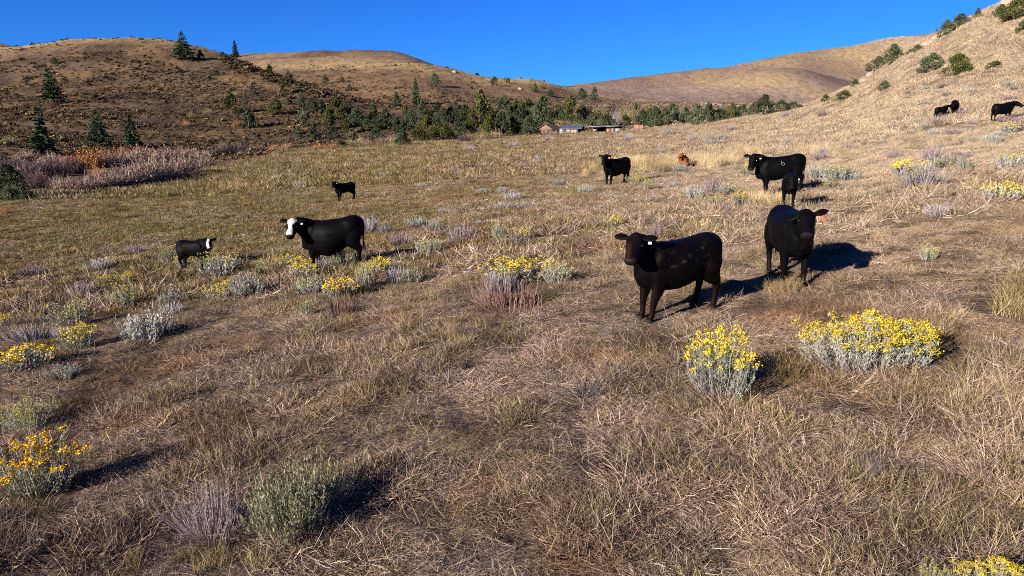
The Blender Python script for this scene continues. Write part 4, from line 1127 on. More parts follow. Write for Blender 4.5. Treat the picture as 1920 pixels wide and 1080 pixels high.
# tall golden grass standing in clumps behind the cattle
def tall_clump(px, py, wpx, dpx, n, variants_, seed, smin, smax):
    rng = np.random.default_rng(seed); out = []
    for _ in range(n):
        P = hit(px + rng.normal(0, wpx * .4), py + rng.normal(0, dpx * .4)); out.append((P, rng.choice(variants_), rng.uniform(smin, smax)))
    return out
TG = []
for a in [(1190, 312, 70, 8, 80, TALL, 1, 1.0, 1.5), (1225, 318, 60, 6, 40, TALLG, 2, .9, 1.4), (1245, 308, 40, 6, 30, TALL, 51, .9, 1.4), (1330, 308, 70, 8, 80, TALL, 3, .9, 1.4), (1400, 290, 60, 8, 40, TALL, 52, .8, 1.2), (1540, 285, 90, 10, 50, TALL, 53, .7, 1.1), (1120, 318, 40, 14, 22, TALL, 4, .6, .9),
          (1300, 300, 60, 8, 26, TALL, 31, .7, 1.0),
          (1850, 720, 70, 70, 12, TALLN, 5, .5, .8), (1890, 830, 60, 100, 12, TALLN, 6, .4, .7), (1800, 760, 60, 60, 8, TALLG, 7, .25, .4), (1620, 950, 110, 80, 8, TALLN, 8, .35, .55),
          (540, 1010, 70, 30, 12, TALLN, 9, .35, .55), (1290, 770, 40, 16, 5, TALLN, 10, .3, .5), (1700, 600, 140, 70, 9, TALLN, 41, .4, .6), (1560, 860, 120, 60, 6, TALLN, 42, .3, .5), (1780, 960, 120, 60, 8, TALLN, 43, .3, .5), (880, 900, 200, 80, 7, TALLN, 44, .25, .4), (1150, 700, 100, 60, 6, TALLN, 45, .25, .4), (1480, 700, 40, 40, 8, TALLG, 11, .3, .6), (870, 640, 120, 40, 14, TALLG, 12, .3, .5),
          (1310, 540, 80, 20, 10, TALLG, 13, .3, .45), (1470, 545, 70, 14, 10, TALLG, 14, .3, .45), (1440, 380, 60, 8, 16, TALL, 15, .5, .8), (1780, 265, 90, 16, 34, TALL, 16, .6, .9), (1650, 270, 90, 14, 26, TALL, 17, .5, .8),
          (430, 350, 60, 14, 24, TALL, 18, .6, .9), (180, 395, 90, 16, 20, TALLG, 19, .5, .9), (400, 1060, 140, 20, 12, TALLG, 20, .2, .3), (1900, 560, 40, 60, 12, TALLG, 21, .4, .7)]:
    TG += tall_clump(*a)
tg_rng = np.random.default_rng(5)
tag(instancer('tall_grass', [p for p, _, _ in TG], [i for _, i, _ in TG], np.stack([np.zeros(len(TG)), np.zeros(len(TG)), tg_rng.uniform(0, 6.28, len(TG))], 1), np.array([[s] * 3 for _, _, s in TG])),
    'clumps of tall golden grass gone to seed', kind='stuff')
# ------------------------------------------------------------------ trees
M_juniper = plant_mat('juniper_foliage', [(0, (.020, .027, .015)), (.5, (.056, .070, .036)), (1, (.135, .148, .082))], .05, .45)
M_juniper_g = plant_mat('olive_foliage', [(0, (.028, .034, .011)), (.5, (.070, .076, .024)), (1, (.15, .145, .050))], .08, .35)
M_spruce = plant_mat('spruce_needles', [(0, (.014, .024, .013)), (.5, (.036, .056, .027)), (1, (.075, .105, .05))], .03, .35)
M_willow = plant_mat('willow_twigs', [(0, (.085, .055, .044)), (.5, (.24, .165, .130)), (1, (.42, .33, .26))], .0, .45)
M_willow_d = plant_mat('dark_willow_twigs', [(0, (.045, .030, .032)), (.5, (.10, .070, .070)), (1, (.20, .15, .14))], .0, .4)
M_orange = plant_mat('orange_leaves', [(0, (.20, .065, .012)), (.5, (.46, .16, .022)), (1, (.62, .29, .05))], .15, .3)
M_yellowl = plant_mat('yellow_green_leaves', [(0, (.10, .10, .022)), (.5, (.22, .20, .045)), (1, (.36, .32, .09))], .12, .35)
M_tanleaf = plant_mat('tan_leaves', [(0, (.12, .075, .055)), (.5, (.26, .175, .12)), (1, (.40, .30, .21))], .1, .4)
M_bark = plain('bark', (.085, .065, .052), .9, .1, var=.4)
M_barkg = plain('grey_bark', (.26, .24, .22), .9, .1, var=.3)

def trunk_mesh(kind, pts, rad, mat, n=8):
    v, q, t = loft(tube_secs(pts, rad, rad, (1, 0, 0)), n)
    return mesh_np(kind, v, [q, t], [mat], True)
def juniper_meshes(seed, mat, r=.5, h=1.0, n_cl=44, per=50, pointy=.4, base=.04, leaf=.075, tall=False):
    """unit tree: height 1, width 2r; clumps of spray shaped faces with gaps between them."""
    rng = np.random.default_rng(seed)
    C = []
    while len(C) < n_cl:
        z = rng.uniform(base, 1.0) ** (.9)
        prof = (math.sin(math.pi * min(1, (z * .92 + .13)) ** .75)) ** .7 * (1 - pointy * z)
        a = rng.uniform(0, 2 * np.pi); q = rng.uniform(.35, 1.0) ** .6
        C.append((math.cos(a) * q * prof * r, math.sin(a) * q * prof * r, z * h * .95))
    C = np.array(C); C[:, :2] *= (1 + .22 * np.cos(3 * np.arctan2(C[:, 1], C[:, 0]) + seed))[:, None]
    cr = rng.uniform(.10, .19, n_cl) * (1 if not tall else .8)
    off = rng.normal(0, 1, (n_cl, per, 3)); off /= np.linalg.norm(off, axis=2, keepdims=True) + 1e-9
    off *= rng.uniform(.3, 1.0, (n_cl, per, 1)) ** .5
    P = (C[:, None] + off * cr[:, None, None] * np.array([1, 1, .95])).reshape(-1, 3)
    P[:, 2] = np.maximum(P[:, 2], base * .6)
    d = off.reshape(-1, 3) + np.array([0, 0, .9]) + rng.normal(0, .4, P.shape)
    V, Q, ix = cards(P, leaf * rng.uniform(.7, 1.4, len(P)), leaf * .62 * rng.uniform(.7, 1.3, len(P)), d, rng)
    tone = np.clip(np.repeat(rng.uniform(0, 1, n_cl), per) * .55 + rng.uniform(0, .45, len(P)), 0, 1)
    crown = mesh_np('crown', V, Q, [mat], False, {'rv': tone[ix]})
    tr = trunk_mesh('trunk', [(0, 0, -.05), (.02, .01, .12), (-.02, .02, .35), (.01, -.01, .7)], [.035, .030, .024, .008], M_bark)
    limbs = []
    return [('trunk', tr), ('crown', crown)]
def conifer_meshes(seed, mat, r=.27, sparse=1.0, skirt=.06, full=1.0):
    rng = np.random.default_rng(seed)
    Ps, Ds, T = [], [], []
    nl = int(22 * sparse)
    for k in range(nl):
        z = skirt + (1 - skirt) * (k + rng.uniform(0, .6)) / nl
        rr = r * (1 - z) ** .85 * rng.uniform(.78, 1.15) + .012
        nb = max(4, int(9 * (1 - z) + 4))
        a0 = rng.uniform(0, 6.28)
        for j in range(nb):
            if rng.uniform() > .93 * full: continue
            a = a0 + j * 6.283 / nb + rng.normal(0, .15); L = rr * rng.uniform(.75, 1.15)
            m = max(4, int(26 * L / r * .8))
            t = rng.uniform(.12, 1, m)
            p = np.stack([np.cos(a) * t * L, np.sin(a) * t * L, z + .05 * L - t * L * .42 + .16 * L * t * t], 1)
            p += rng.normal(0, 1, p.shape) * np.array([.020, .020, .010]) * (1.25 - t)[:, None]
            Ps.append(p); Ds.append(np.stack([np.cos(a) + rng.normal(0, .5, m), np.sin(a) + rng.normal(0, .5, m), rng.normal(-.25, .3, m)], 1))
            T.append(np.full(m, rng.uniform(0, .55)) + rng.uniform(0, .45, m))
    P, D, T = np.concatenate(Ps), np.concatenate(Ds), np.concatenate(T)
    V, Q, ix = cards(P, .075 * rng.uniform(.7, 1.3, len(P)), .036 * rng.uniform(.7, 1.4, len(P)), D, rng)
    crown = mesh_np('crown', V, Q, [mat], False, {'rv': T[ix]})
    tr = trunk_mesh('trunk', [(0, 0, -.04), (0, 0, .3), (.004, 0, .7), (0, 0, .99)], [.020, .015, .009, .002], M_bark)
    return [('trunk', tr), ('crown', crown)]
def bare_meshes(seed, mat, n=380, leafmat=None, leafn=0, r=.55, spread=.8):
    """multi stemmed shrub of thin upright twigs, with or without leaves; unit size."""
    rng = np.random.default_rng(seed)
    P = vase(n, .3, r, 1.0, rng, bend=.1, flat=.5)
    P[:, :, 2] *= rng.uniform(.6, 1.0, n)[:, None]
    P[:, 1:] += rng.normal(0, .028, P[:, 1:].shape)
    k = rng.integers(0, n, n); i = rng.integers(1, 4, n)
    S0 = P[k, i]; dirn = P[k, i + 1] - P[k, i] + rng.normal(0, .16, (n, 3)) + np.array([0, 0, .05])
    t = np.linspace(0, 1, 5)[None, :, None]
    S = S0[:, None] + dirn[:, None] * t * .9
    A = np.concatenate([P, S])
    W = np.broadcast_to(np.array([.0085, .0075, .006, .0045, .0025])[None], A.shape[:2])
    V, Q, ix = ribbons(A, W, rng=rng)
    out = [('stems', mesh_np('stems', V, Q, [mat], False, {'rv': rng.uniform(0, 1, len(A))[ix]}))]
    if leafn:
        k = rng.integers(0, len(A), leafn); i = rng.integers(1, 5, leafn)
        C = A[k, i] + rng.normal(0, .035, (leafn, 3))
        V, Q, ix = cards(C, .07 * rng.uniform(.6, 1.4, leafn), .04 * rng.uniform(.6, 1.4, leafn), None, rng)
        out.append(('leaves', mesh_np('leaves', V, Q, [leafmat], False, {'rv': rng.uniform(0, 1, leafn)[ix]})))
    return out
TP = {
 'juniper': [juniper_meshes(s, M_juniper, r=.54, pointy=.15) for s in (1, 2, 3)],
 'round': [juniper_meshes(s, M_juniper, r=.56, pointy=.12, n_cl=38) for s in (4, 5)],
 'upright': [juniper_meshes(s, M_juniper, r=.42, pointy=.6, tall=True, n_cl=38) for s in (6, 7)],
 'olive': [juniper_meshes(s, M_juniper_g, r=.5, pointy=.25) for s in (8, 9)],
 'slope': [juniper_meshes(s, M_juniper, r=.52, pointy=.1, n_cl=60, per=60, leaf=.058) for s in (10, 11)],
 'slope_olive': [juniper_meshes(12, M_juniper_g, r=.52, pointy=.2, n_cl=60, per=60, leaf=.058)],
 'spruce': [conifer_meshes(s, M_spruce) for s in (21, 22, 23)],
 'fullspruce': [conifer_meshes(24, M_spruce, r=.34)],
 'open': [conifer_meshes(s, M_spruce, r=.40, sparse=1.0, skirt=.16, full=.85) for s in (25, 26)],
 'willow': [bare_meshes(s, M_willow, leafmat=M_tanleaf, leafn=500) for s in (31, 32, 33)],
 'dwillow': [bare_meshes(s, M_willow_d) for s in (34, 35)],
 'orange': [bare_meshes(s, M_willow, n=160, leafmat=M_orange, leafn=900) for s in (36, 37)],
 'yellow': [bare_meshes(s, M_willow, n=140, leafmat=M_yellowl, leafn=800) for s in (38, 39)],
 'greybare': [bare_meshes(40, M_twig, n=200, r=.42)],
}
TNAME = {'juniper': 'juniper', 'round': 'juniper', 'upright': 'juniper', 'olive': 'juniper', 'slope': 'juniper', 'slope_olive': 'juniper', 'spruce': 'conifer_tree', 'fullspruce': 'conifer_tree', 'open': 'conifer_tree',
         'willow': 'willow_shrub', 'dwillow': 'willow_shrub', 'orange': 'orange_shrub', 'yellow': 'yellow_shrub', 'greybare': 'bare_tree'}
TW = {'juniper': 1.02, 'round': 1.14, 'upright': .8, 'olive': 1.05, 'slope': 1.15, 'slope_olive': 1.1, 'spruce': .54, 'fullspruce': .68, 'open': .70, 'willow': 1.08, 'dwillow': 1.08, 'orange': 1.1, 'yellow': 1.1, 'greybare': .85}
def tree(kind, px, py, wpx, hpx, label, group, P=None):
    P = P or hit(px, py, 30)
    m = pxm(P)
    var = TP[kind][RNG.integers(0, len(TP[kind]))]
    gr = 1.10 if kind in ('juniper', 'round', 'upright', 'olive') else 1.0
    sx = wpx * m / TW[kind] * gr; sz = hpx * m / .98 * (1 + (gr - 1) * .7)
    r = empty(TNAME[kind], (P.x, P.y, P.z - .15), RNG.uniform(0, 6.28), (sx, sx, sz))
    tag(r, label, 'shrub' if TNAME[kind].endswith('shrub') else 'tree', group)
    for nm, me in var: tag(obj_np(nm, me, r), kind=None if nm == 'trunk' else 'stuff')
    return r
GC_ = 'lone conifers on the brown hill and by the creek'
for a in [
 ('open', 345, 112, 46, 50, 'broad dark conifer standing on the crest of the brown hill'),
 ('fullspruce', 442, 108, 19, 31, 'small pointed conifer on the skyline right of the broad one'),
 ('open', 99, 192, 48, 62, 'conifer with bare lower trunk on the open face of the brown hill'),
 ('spruce', 84, 296, 56, 92, 'tallest dark conifer by the creek at the left'),
 ('open', 188, 276, 46, 70, 'ragged half dead conifer between two dark ones by the creek'),
 ('fullspruce', 250, 281, 50, 64, 'dense pyramid shaped conifer by the creek above the orange shrubs'),
 ('fullspruce', 780, 196, 26, 48, 'single pointed conifer on the middle hillside above the juniper woods'),
 ('spruce', 505, 140, 14, 20, 'small dark conifer on the shaded ridge line'),
 ('upright', 376, 112, 13, 17, 'small bushy conifer just right of the broad crest conifer'),
 ('round', 418, 107, 9, 9, 'tiny round bush on the skyline left of the small pointed conifer')]:
    tree(*a, GC_)
GJ = 'junipers of the creek woods'
def jl(k): return {'juniper': 'dark green juniper', 'round': 'rounded dark juniper', 'upright': 'narrow upright juniper', 'olive': 'olive green juniper'}[k]
named = [
 ('olive', 435, 214, 30, 36, 'bright olive juniper alone on the lower brown hill'),
 ('upright', 467, 240, 28, 38, 'grey green upright juniper at the left end of the creek woods'),
 ('round', 103, 120, 15, 12, 'small dark bush high on the brown hill under the skyline'),
 ('round', 814, 162, 21, 22, 'rounded juniper high on the middle hill'),
 ('upright', 744, 200, 17, 24, 'narrow juniper left of the single pointed conifer'),
 ('olive', 902, 240, 40, 62, 'tallest tree of the creek woods with olive left side'),
 ('round', 944, 225, 36, 40, 'dark spreading juniper right of the tallest tree of the woods'),
 ('round', 1018, 240, 48, 52, 'big blue green juniper clump behind the log cabin'),
 ('round', 1090, 190, 22, 22, 'rounded juniper on the low saddle, left of a pair'),
 ('upright', 1114, 188, 15, 22, 'pointed juniper on the low saddle, right of a pair'),
 ('round', 1032, 182, 15, 12, 'small dark juniper on the saddle against the tan hills'),
 ('upright', 1003, 172, 12, 14, 'thin small juniper on the skyline knoll at the middle'),
 ('round', 927, 162, 14, 17, 'dark juniper on the middle skyline, left one'),
 ('round', 953, 157, 9, 10, 'small juniper on the middle skyline, right one'),
 ('greybare', 1155, 236, 16, 36, 'bare grey leafless tree behind the long open shed'),
 ('round', 1432, 215, 38, 34, 'large round juniper at the foot of the right slope'),
 ('round', 1464, 211, 32, 22, 'grey green juniper right of the large round one'),
 ('round', 1306, 236, 36, 36, 'broad juniper near the end of the tree line'),
]
for k, px, py, w, h, lab in named: tree(k, px, py, w, h, lab, GJ)
groups = [
 # hillside junipers scattered above the woods
 ('scattered juniper on the shaded lower hillside above the creek woods', [('olive', 517, 216, 28, 28), ('olive', 532, 178, 15, 22), ('round', 507, 140, 12, 16), ('round', 542, 147, 18, 12), ('olive', 500, 153, 14, 12), ('round', 407, 142, 9, 11), ('upright', 565, 202, 14, 24),
   ('round', 611, 157, 12, 15), ('round', 642, 155, 9, 11), ('round', 655, 168, 9, 9), ('olive', 760, 216, 14, 18), ('juniper', 730, 222, 12, 12), ('round', 473, 168, 8, 10), ('round', 560, 160, 10, 10), ('olive', 490, 190, 9, 9), ('upright', 460, 190, 8, 12), ('round', 590, 178, 8, 8), ('juniper', 540, 196, 13, 15)]),
 ('juniper of the upper rows of the dense creek woods', [('juniper', 585, 212, 22, 26), ('juniper', 603, 212, 22, 26), ('olive', 632, 224, 36, 36), ('juniper', 655, 220, 20, 28), ('juniper', 670, 234, 32, 36), ('upright', 572, 236, 20, 34), ('juniper', 795, 230, 30, 36), ('juniper', 822, 232, 26, 30), ('juniper', 846, 230, 28, 36), ('olive', 875, 224, 20, 24),
   ('juniper', 700, 222, 18, 20), ('juniper', 855, 210, 18, 18), ('juniper', 968, 222, 26, 26), ('olive', 990, 212, 26, 24), ('juniper', 1050, 226, 30, 30), ('juniper', 1070, 228, 34, 36), ('juniper', 1000, 232, 30, 34), ('juniper', 978, 240, 30, 36), ('olive', 1090, 222, 26, 24), ('juniper', 920, 236, 32, 40)]),
 ('juniper of the lower rows of the dense creek woods', [('olive', 617, 242, 28, 36), ('upright', 590, 262, 24, 28), ('upright', 560, 258, 14, 18), ('juniper', 722, 240, 38, 26), ('juniper', 755, 272, 24, 28), ('juniper', 785, 264, 30, 28), ('juniper', 812, 264, 28, 30), ('olive', 836, 262, 28, 28), ('juniper', 858, 258, 30, 34), ('olive', 882, 256, 30, 36), ('olive', 960, 252, 38, 30), ('juniper', 992, 252, 30, 38),
   ('juniper', 940, 254, 32, 34), ('juniper', 650, 250, 26, 30), ('juniper', 690, 246, 24, 26), ('juniper', 770, 244, 28, 30), ('juniper', 745, 246, 22, 26), ('upright', 660, 266, 20, 24), ('juniper', 830, 244, 28, 32), ('juniper', 625, 262, 24, 24), ('olive', 800, 248, 26, 28), ('juniper', 915, 256, 30, 34), ('juniper', 870, 240, 28, 32), ('juniper', 705, 262, 26, 22)]),
 ('juniper of the tree line behind the sheds', [('juniper', 1135, 240, 30, 26), ('juniper', 1110, 238, 28, 28), ('juniper', 1085, 240, 26, 24), ('juniper', 1205, 238, 24, 30), ('juniper', 1228, 238, 28, 28), ('juniper', 1245, 234, 26, 30), ('juniper', 1172, 236, 22, 24), ('juniper', 1265, 232, 26, 28), ('juniper', 1285, 232, 24, 28),
   ('juniper', 1218, 222, 26, 22), ('juniper', 1260, 218, 26, 18), ('juniper', 1190, 220, 22, 20)]),
 ('juniper of the low tree line running out to the right slope', [('juniper', 1328, 230, 30, 28), ('juniper', 1350, 226, 28, 26), ('juniper', 1372, 222, 28, 22), ('juniper', 1392, 219, 28, 22), ('juniper', 1410, 216, 20, 16), ('juniper', 1340, 216, 22, 12), ('juniper', 1300, 220, 24, 16), ('juniper', 1488, 205, 26, 14), ('olive', 1320, 222, 20, 16)]),
]
MARK = [(440, 'below the bright olive juniper'), (560, 'below the dark ridge line'), (632, 'under the lighter middle hill'), (700, 'left of the single pointed conifer'), (780, 'below the single pointed conifer'), (840, 'left of the tallest tree of the woods'),
        (902, 'around the tallest tree of the woods'), (960, 'between the tallest tree and the log cabin'), (1022, 'behind the log cabin'), (1072, 'behind the tin roofed house'), (1136, 'behind the long open shed'), (1196, 'behind the striped board shed'), (1260, 'right of the striped board shed'), (1310, 'near the broad end juniper'), (1380, 'left of the large round juniper'), (1470, 'right of the large round juniper')]
KADJ = {'juniper': 'dark', 'round': 'rounded', 'upright': 'narrow', 'olive': 'olive green'}
ROW = {0: 'hillside', 1: 'upper row', 2: 'lower row', 3: 'tree line', 4: 'outer tree line'}
entries = []
for gi_, (lab, lst) in enumerate(groups):
    for k, px, py, w, h in lst:
        if k == 'juniper':
            k = ('juniper', 'olive', 'juniper', 'upright', 'round', 'olive', 'juniper')[int(px * 7 + py * 3) % 7]
            h *= (.8, 1.0, 1.2, .95)[int(px * 5 + py) % 4]
        mk = min(MARK, key=lambda q: abs(q[0] - px))
        entries.append([k, px, py, w, h, KADJ[k], ROW[gi_], mk[1], mk[0]])
from collections import defaultdict
by = defaultdict(list)
for en in entries: by[(en[5], en[6], en[7])].append(en)
for key, lst in by.items():
    lst.sort(key=lambda en: en[1])
    for q, en in enumerate(lst):
        if len(lst) == 1: extra = ''
        elif len(lst) == 2: extra = ('left ' if q == 0 else 'right ')
        elif len(lst) == 3: extra = ('left ', 'middle ', 'right ')[q]
        else: extra = ('leftmost ', 'second ', 'third ', 'fourth ', 'fifth ', 'sixth ')[q]
        big = 'small ' if en[4] < 17 else ''
        en.append('%s%s%s juniper of the %s, %s' % (extra, big, en[5], en[6], en[7]))
for en in entries: tree(*en[:5], en[9], GJ)
# creek thicket at the edge of the pasture
GW = 'shrubs of the creek thicket'
thick = [
 ('mauve bare willow shrub in the front row of the creek thicket', 'willow', [(150, 357, 62, 34), (190, 354, 62, 40), (232, 349, 66, 50), (272, 344, 64, 58), (312, 336, 62, 50), (350, 326, 58, 44), (385, 316, 40, 30), (120, 358, 44, 36), (212, 352, 48, 34), (294, 340, 50, 54), (332, 331, 46, 46)]),
 ('dull purple willow shrub behind the front row of the creek thicket', 'dwillow', [(60, 335, 60, 44), (98, 332, 56, 46), (20, 318, 50, 30), (136, 326, 50, 40), (75, 352, 46, 40), (105, 355, 40, 36), (428, 290, 40, 26), (455, 288, 36, 24), (405, 292, 36, 22), (0, 345, 44, 40)]),
 ('grey mauve willow shrub in the back row of the creek thicket', 'willow', [(215, 312, 56, 36), (262, 306, 56, 36), (310, 302, 52, 32), (345, 300, 44, 28), (375, 300, 40, 24), (100, 308, 50, 26), (50, 300, 50, 22), (480, 284, 40, 16), (660, 272, 30, 12), (722, 268, 30, 14), (690, 272, 24, 12)]),
 ('orange leaved shrub glowing in the creek thicket', 'orange', [(145, 318, 46, 42), (172, 316, 48, 44), (202, 310, 44, 38), (232, 302, 42, 32), (262, 298, 40, 28), (110, 306, 30, 18), (75, 340, 24, 24), (292, 300, 36, 24), (322, 296, 30, 20), (40, 326, 36, 20), (186, 330, 30, 22)]),
 ('small orange shrub along the field edge under the woods', 'orange', [(515, 282, 24, 14), (540, 280, 26, 16), (600, 279, 30, 12), (628, 277, 26, 10), (350, 236, 18, 12), (445, 238, 20, 14), (12, 400, 26, 16)]),
 ('yellow green shrub along the field edge under the woods', 'yellow', [(652, 275, 26, 18), (680, 272, 28, 20), (535, 286, 40, 16), (420, 288, 28, 24), (905, 262, 30, 22), (880, 262, 26, 18), (930, 260, 30, 20), (740, 268, 26, 18), (360, 222, 20, 14), (392, 214, 18, 12), (20, 268, 40, 16), (1050, 246, 60, 22), (1085, 244, 40, 18), (1040, 253, 26, 11), (1062, 252, 18, 8), (1104, 250, 22, 10), (1163, 249, 16, 8)]),
 ('faded tan and russet leafed shrub above the sheds', 'yellow', [(1105, 222, 40, 26), (1172, 224, 30, 30), (1185, 226, 24, 28), (1130, 222, 40, 30)]),
 ('dark russet shrub in the woods above the sheds', 'dwillow', [(1120, 216, 50, 26), (1145, 214, 44, 26), (1095, 212, 40, 22), (1165, 222, 36, 28), (870, 265, 26, 16), (645, 275, 30, 18)]),
]
WM = [(15, 'at the left picture edge'), (84, 'under the tallest dark conifer'), (140, 'left of the ragged conifer'), (188, 'under the ragged conifer'), (250, 'under the pyramid shaped conifer'), (310, 'right of the pyramid shaped conifer'), (365, 'at the tapering right end of the thicket'),
      (430, 'where the thicket meets the field'), (520, 'below the narrow upright juniper'), (620, 'below the shaded junipers'), (690, 'at the left foot of the woods'), (740, 'by the small forward juniper'), (890, 'below the tallest tree of the woods'), (1050, 'behind the log cabin'), (1100, 'behind the tin roofed house'), (1150, 'behind the long open shed'), (1190, 'behind the striped board shed')]
for lab, k, lst in thick:
    byw = defaultdict(list)
    for t_ in sorted(lst): byw[min(WM, key=lambda q: abs(q[0] - t_[0]))[1]].append(t_)
    short = ' '.join(lab.split(' in the ')[0].split(' behind ')[0].split(' along ')[0].split(' above ')[0].split(' glowing')[0].split())
    row = 'back row ' if 'back row' in lab else ('rear ' if 'behind the front' in lab else '')
    for mk, ts in byw.items():
        for q, t_ in enumerate(ts):
            ex = '' if len(ts) == 1 else (('left ', 'right ')[q] if len(ts) == 2 else ('left ', 'middle ', 'right ', 'last ')[q])
            tree(k, *t_, (ex + row + short + ' ' + mk), GW)
tree('slope', 22, 374, 78, 66, 'dark rounded evergreen at the left edge in front of the thicket', GJ)
tree('olive', 640, 277, 22, 14, 'low dark green bush at the field edge under the woods', GJ)
tree('juniper', 752, 270, 20, 24, 'small dark juniper standing forward of the woods at the field edge', GJ)
# junipers on the right slope
GS = 'junipers scattered on the right slope'
for a in [
 ('slope', 1645, 132, 42, 26, 'dark juniper thicket low on the slope edge, left part'),
 ('slope', 1673, 118, 44, 34, 'dark juniper thicket low on the slope edge, right part'),
 ('slope', 1746, 132, 54, 32, 'blue green juniper on the slope beside the olive one'),
 ('slope_olive', 1794, 138, 58, 38, 'olive coloured juniper on the slope beside the blue green one'),
 ('slope_olive', 1866, 126, 32, 14, 'low bright green juniper right of the olive coloured one'),
 ('slope', 1658, 168, 28, 18, 'small round juniper low on the slope'),
 ('slope_olive', 1582, 188, 36, 20, 'spreading juniper at the bottom of the slope edge'),
 ('slope', 1548, 190, 20, 14, 'small grey juniper at the very bottom of the slope edge'),
 ('slope', 1603, 162, 20, 14, 'small dark juniper on the slope edge above the spreading one'),
 ('slope', 1720, 95, 22, 12, 'low dark juniper on the slope edge among pale rocks'),
 ('slope', 1773, 66, 34, 28, 'blue juniper on the upper slope skyline, lower of two big ones'),
 ('slope', 1800, 50, 38, 24, 'blue juniper on the upper slope skyline, upper of two big ones'),
 ('slope', 1832, 33, 17, 18, 'small round juniper alone on the upper slope skyline'),
 ('slope_olive', 1905, 34, 60, 38, 'large olive juniper in the top corner of the slope'),
 ('slope', 1876, 28, 30, 20, 'dark juniper left of the large olive one in the top corner'),
 ('slope_olive', 1918, 58, 26, 22, 'olive juniper cut by the edge of the picture near the top corner'),
 ('slope', 1706, 100, 16, 9, 'tiny dark juniper on the slope edge left of the rocks')]:
    tree(*a, GS)
# pale rocks along the slope edge
M_rock = plain('pale_rock', (.27, .21, .16), .9, .15, var=.35, scale=3)
def rock(px, py, wpx, hpx, label, seed):
    P = hit(px, py, 10); m = pxm(P); rng = np.random.default_rng(seed)
    import bmesh
    bm = bmesh.new(); bmesh.ops.create_icosphere(bm, subdivisions=2, radius=1.0)
    for v in bm.verts:
        d = v.co.normalized(); k = 1 + .35 * (vnoise(d.x * 2 + seed, d.y * 2 + d.z * 3, seed) - .5)
        v.co = Vector((round(d.x * k * 2.2) / 2.2 * .5 + d.x * k * .5, d.y * k, max(-.4, d.z * k)))
    me = bpy.data.meshes.new('rock'); bm.to_mesh(me); bm.free(); me.materials.append(M_rock)
    o = obj_np('rock', me, None, P, rng.uniform(0, 6), (wpx * m / 2, wpx * m / 2.4, hpx * m / 1.2))
    tag(o, label, 'rock', 'pale rocks cropping out of the hills')
for k, a in enumerate([(1738, 84, 20, 9, 'pale rock outcrop on the slope edge, upper one'), (1752, 74, 16, 8, 'pale rock above the upper outcrop on the slope edge'), (1632, 142, 18, 8, 'pale rock outcrop under the dark juniper thicket'), (1620, 152, 12, 6, 'small pale rock on the slope edge below the thicket'),
          (1890, 8, 34, 14, 'brown rock ledge at the top corner of the slope'), (975, 168, 9, 5, 'white boulder on the middle saddle'), (852, 136, 10, 5, 'pale boulder row under the middle skyline'), (1745, 80, 12, 6, 'small pale rock between the two upper outcrops')]):
    rock(*a, seed=k + 1)
# low scrub covering the hills (seen as texture from here)
sc_src = bpy.data.collections.new('scrub_sources'); sc_list = []
M_scrub = grass_mat('hill_scrub', [(0, (.024, .017, .014)), (.5, (.074, .050, .037)), (1, (.18, .13, .09))], tint=.2)
M_scrub_t = grass_mat('hill_grass', [(0, (.10, .070, .038)), (.5, (.20, .14, .07)), (1, (.34, .25, .13))], tint=.1)
for kk, (m_, hh) in enumerate([(M_scrub, .9), (M_scrub, .7), (M_scrub, 1.1), (M_scrub_t, .5), (M_scrub_t, .6)]):
    rng = np.random.default_rng(500 + kk)
    n = 60; c = rng.normal(0, 1, (n, 3)); c /= np.linalg.norm(c, axis=1, keepdims=True); c *= rng.uniform(.5, 1, (n, 1))
    c[:, 2] = np.abs(c[:, 2]) * hh; c[:, :2] *= .75
    V, Q, ix = cards(c, .42, .3, None, rng)
    me = mesh_np('scrub_source', V, Q, [m_], False, {'rv': rng.uniform(0, 1, n)[ix]})
    o = bpy.data.objects.new('scrub_source_%02d' % kk, me); sc_src.objects.link(o)
rng = np.random.default_rng(909)
n = 190000
D = np.exp(rng.uniform(math.log(140), math.log(760), n)); U = rng.uniform(-.92, .5, n)
X, Y = U * D, D
z, u, D2, L = terrain(X, Y, full=True)
dens = fbm(X / 25, Y / 12, 701, 4)
keep = (L > 7.2) & (L < 12.2) & (rng.uniform(0, 1, n) < sstep(.30, .62, dens) * .9 + .10)
X, Y, z, L, D2, u = X[keep], Y[keep], z[keep], L[keep], D2[keep], u[keep]
top = ((L > 9.55) & (L < 10.1) & (u < -.4)) | ((L > 11.35) & (L < 12.1))
k2 = ~top | (rng.uniform(0, 1, len(X)) < .12)
X, Y, z, L, D2 = X[k2], Y[k2], z[k2], L[k2], D2[k2]
bl_ = [(415, 108), (450, 118), (480, 130), (520, 146), (560, 160), (610, 176), (660, 186)]  # added dark scrub strung along the ridge, standing in for its shadow band
bp = []
for _ in range(1500):
    t_ = rng.uniform(0, len(bl_) - 1.001); i_ = int(t_); f_ = t_ - i_
    bp.append((bl_[i_][0] * (1 - f_) + bl_[i_ + 1][0] * f_ + rng.normal(0, 4), bl_[i_][1] * (1 - f_) + bl_[i_ + 1][1] * f_ + abs(rng.normal(0, 4.5)) + 1))
bp = [hit(*b_, dmin=200) for b_ in bp[:420]]
X = np.concatenate([X, [b_.x for b_ in bp]]); Y = np.concatenate([Y, [b_.y for b_ in bp]]); z = np.concatenate([z, [b_.z for b_ in bp]]); D2 = np.concatenate([D2, np.full(len(bp), 420.)])
n_b = len(bp)
idx = np.where(rng.uniform(0, 1, len(X)) < .72, rng.integers(0, 3, len(X)), rng.integers(3, 5, len(X)))
idx[-n_b:] = rng.integers(0, 3, n_b)
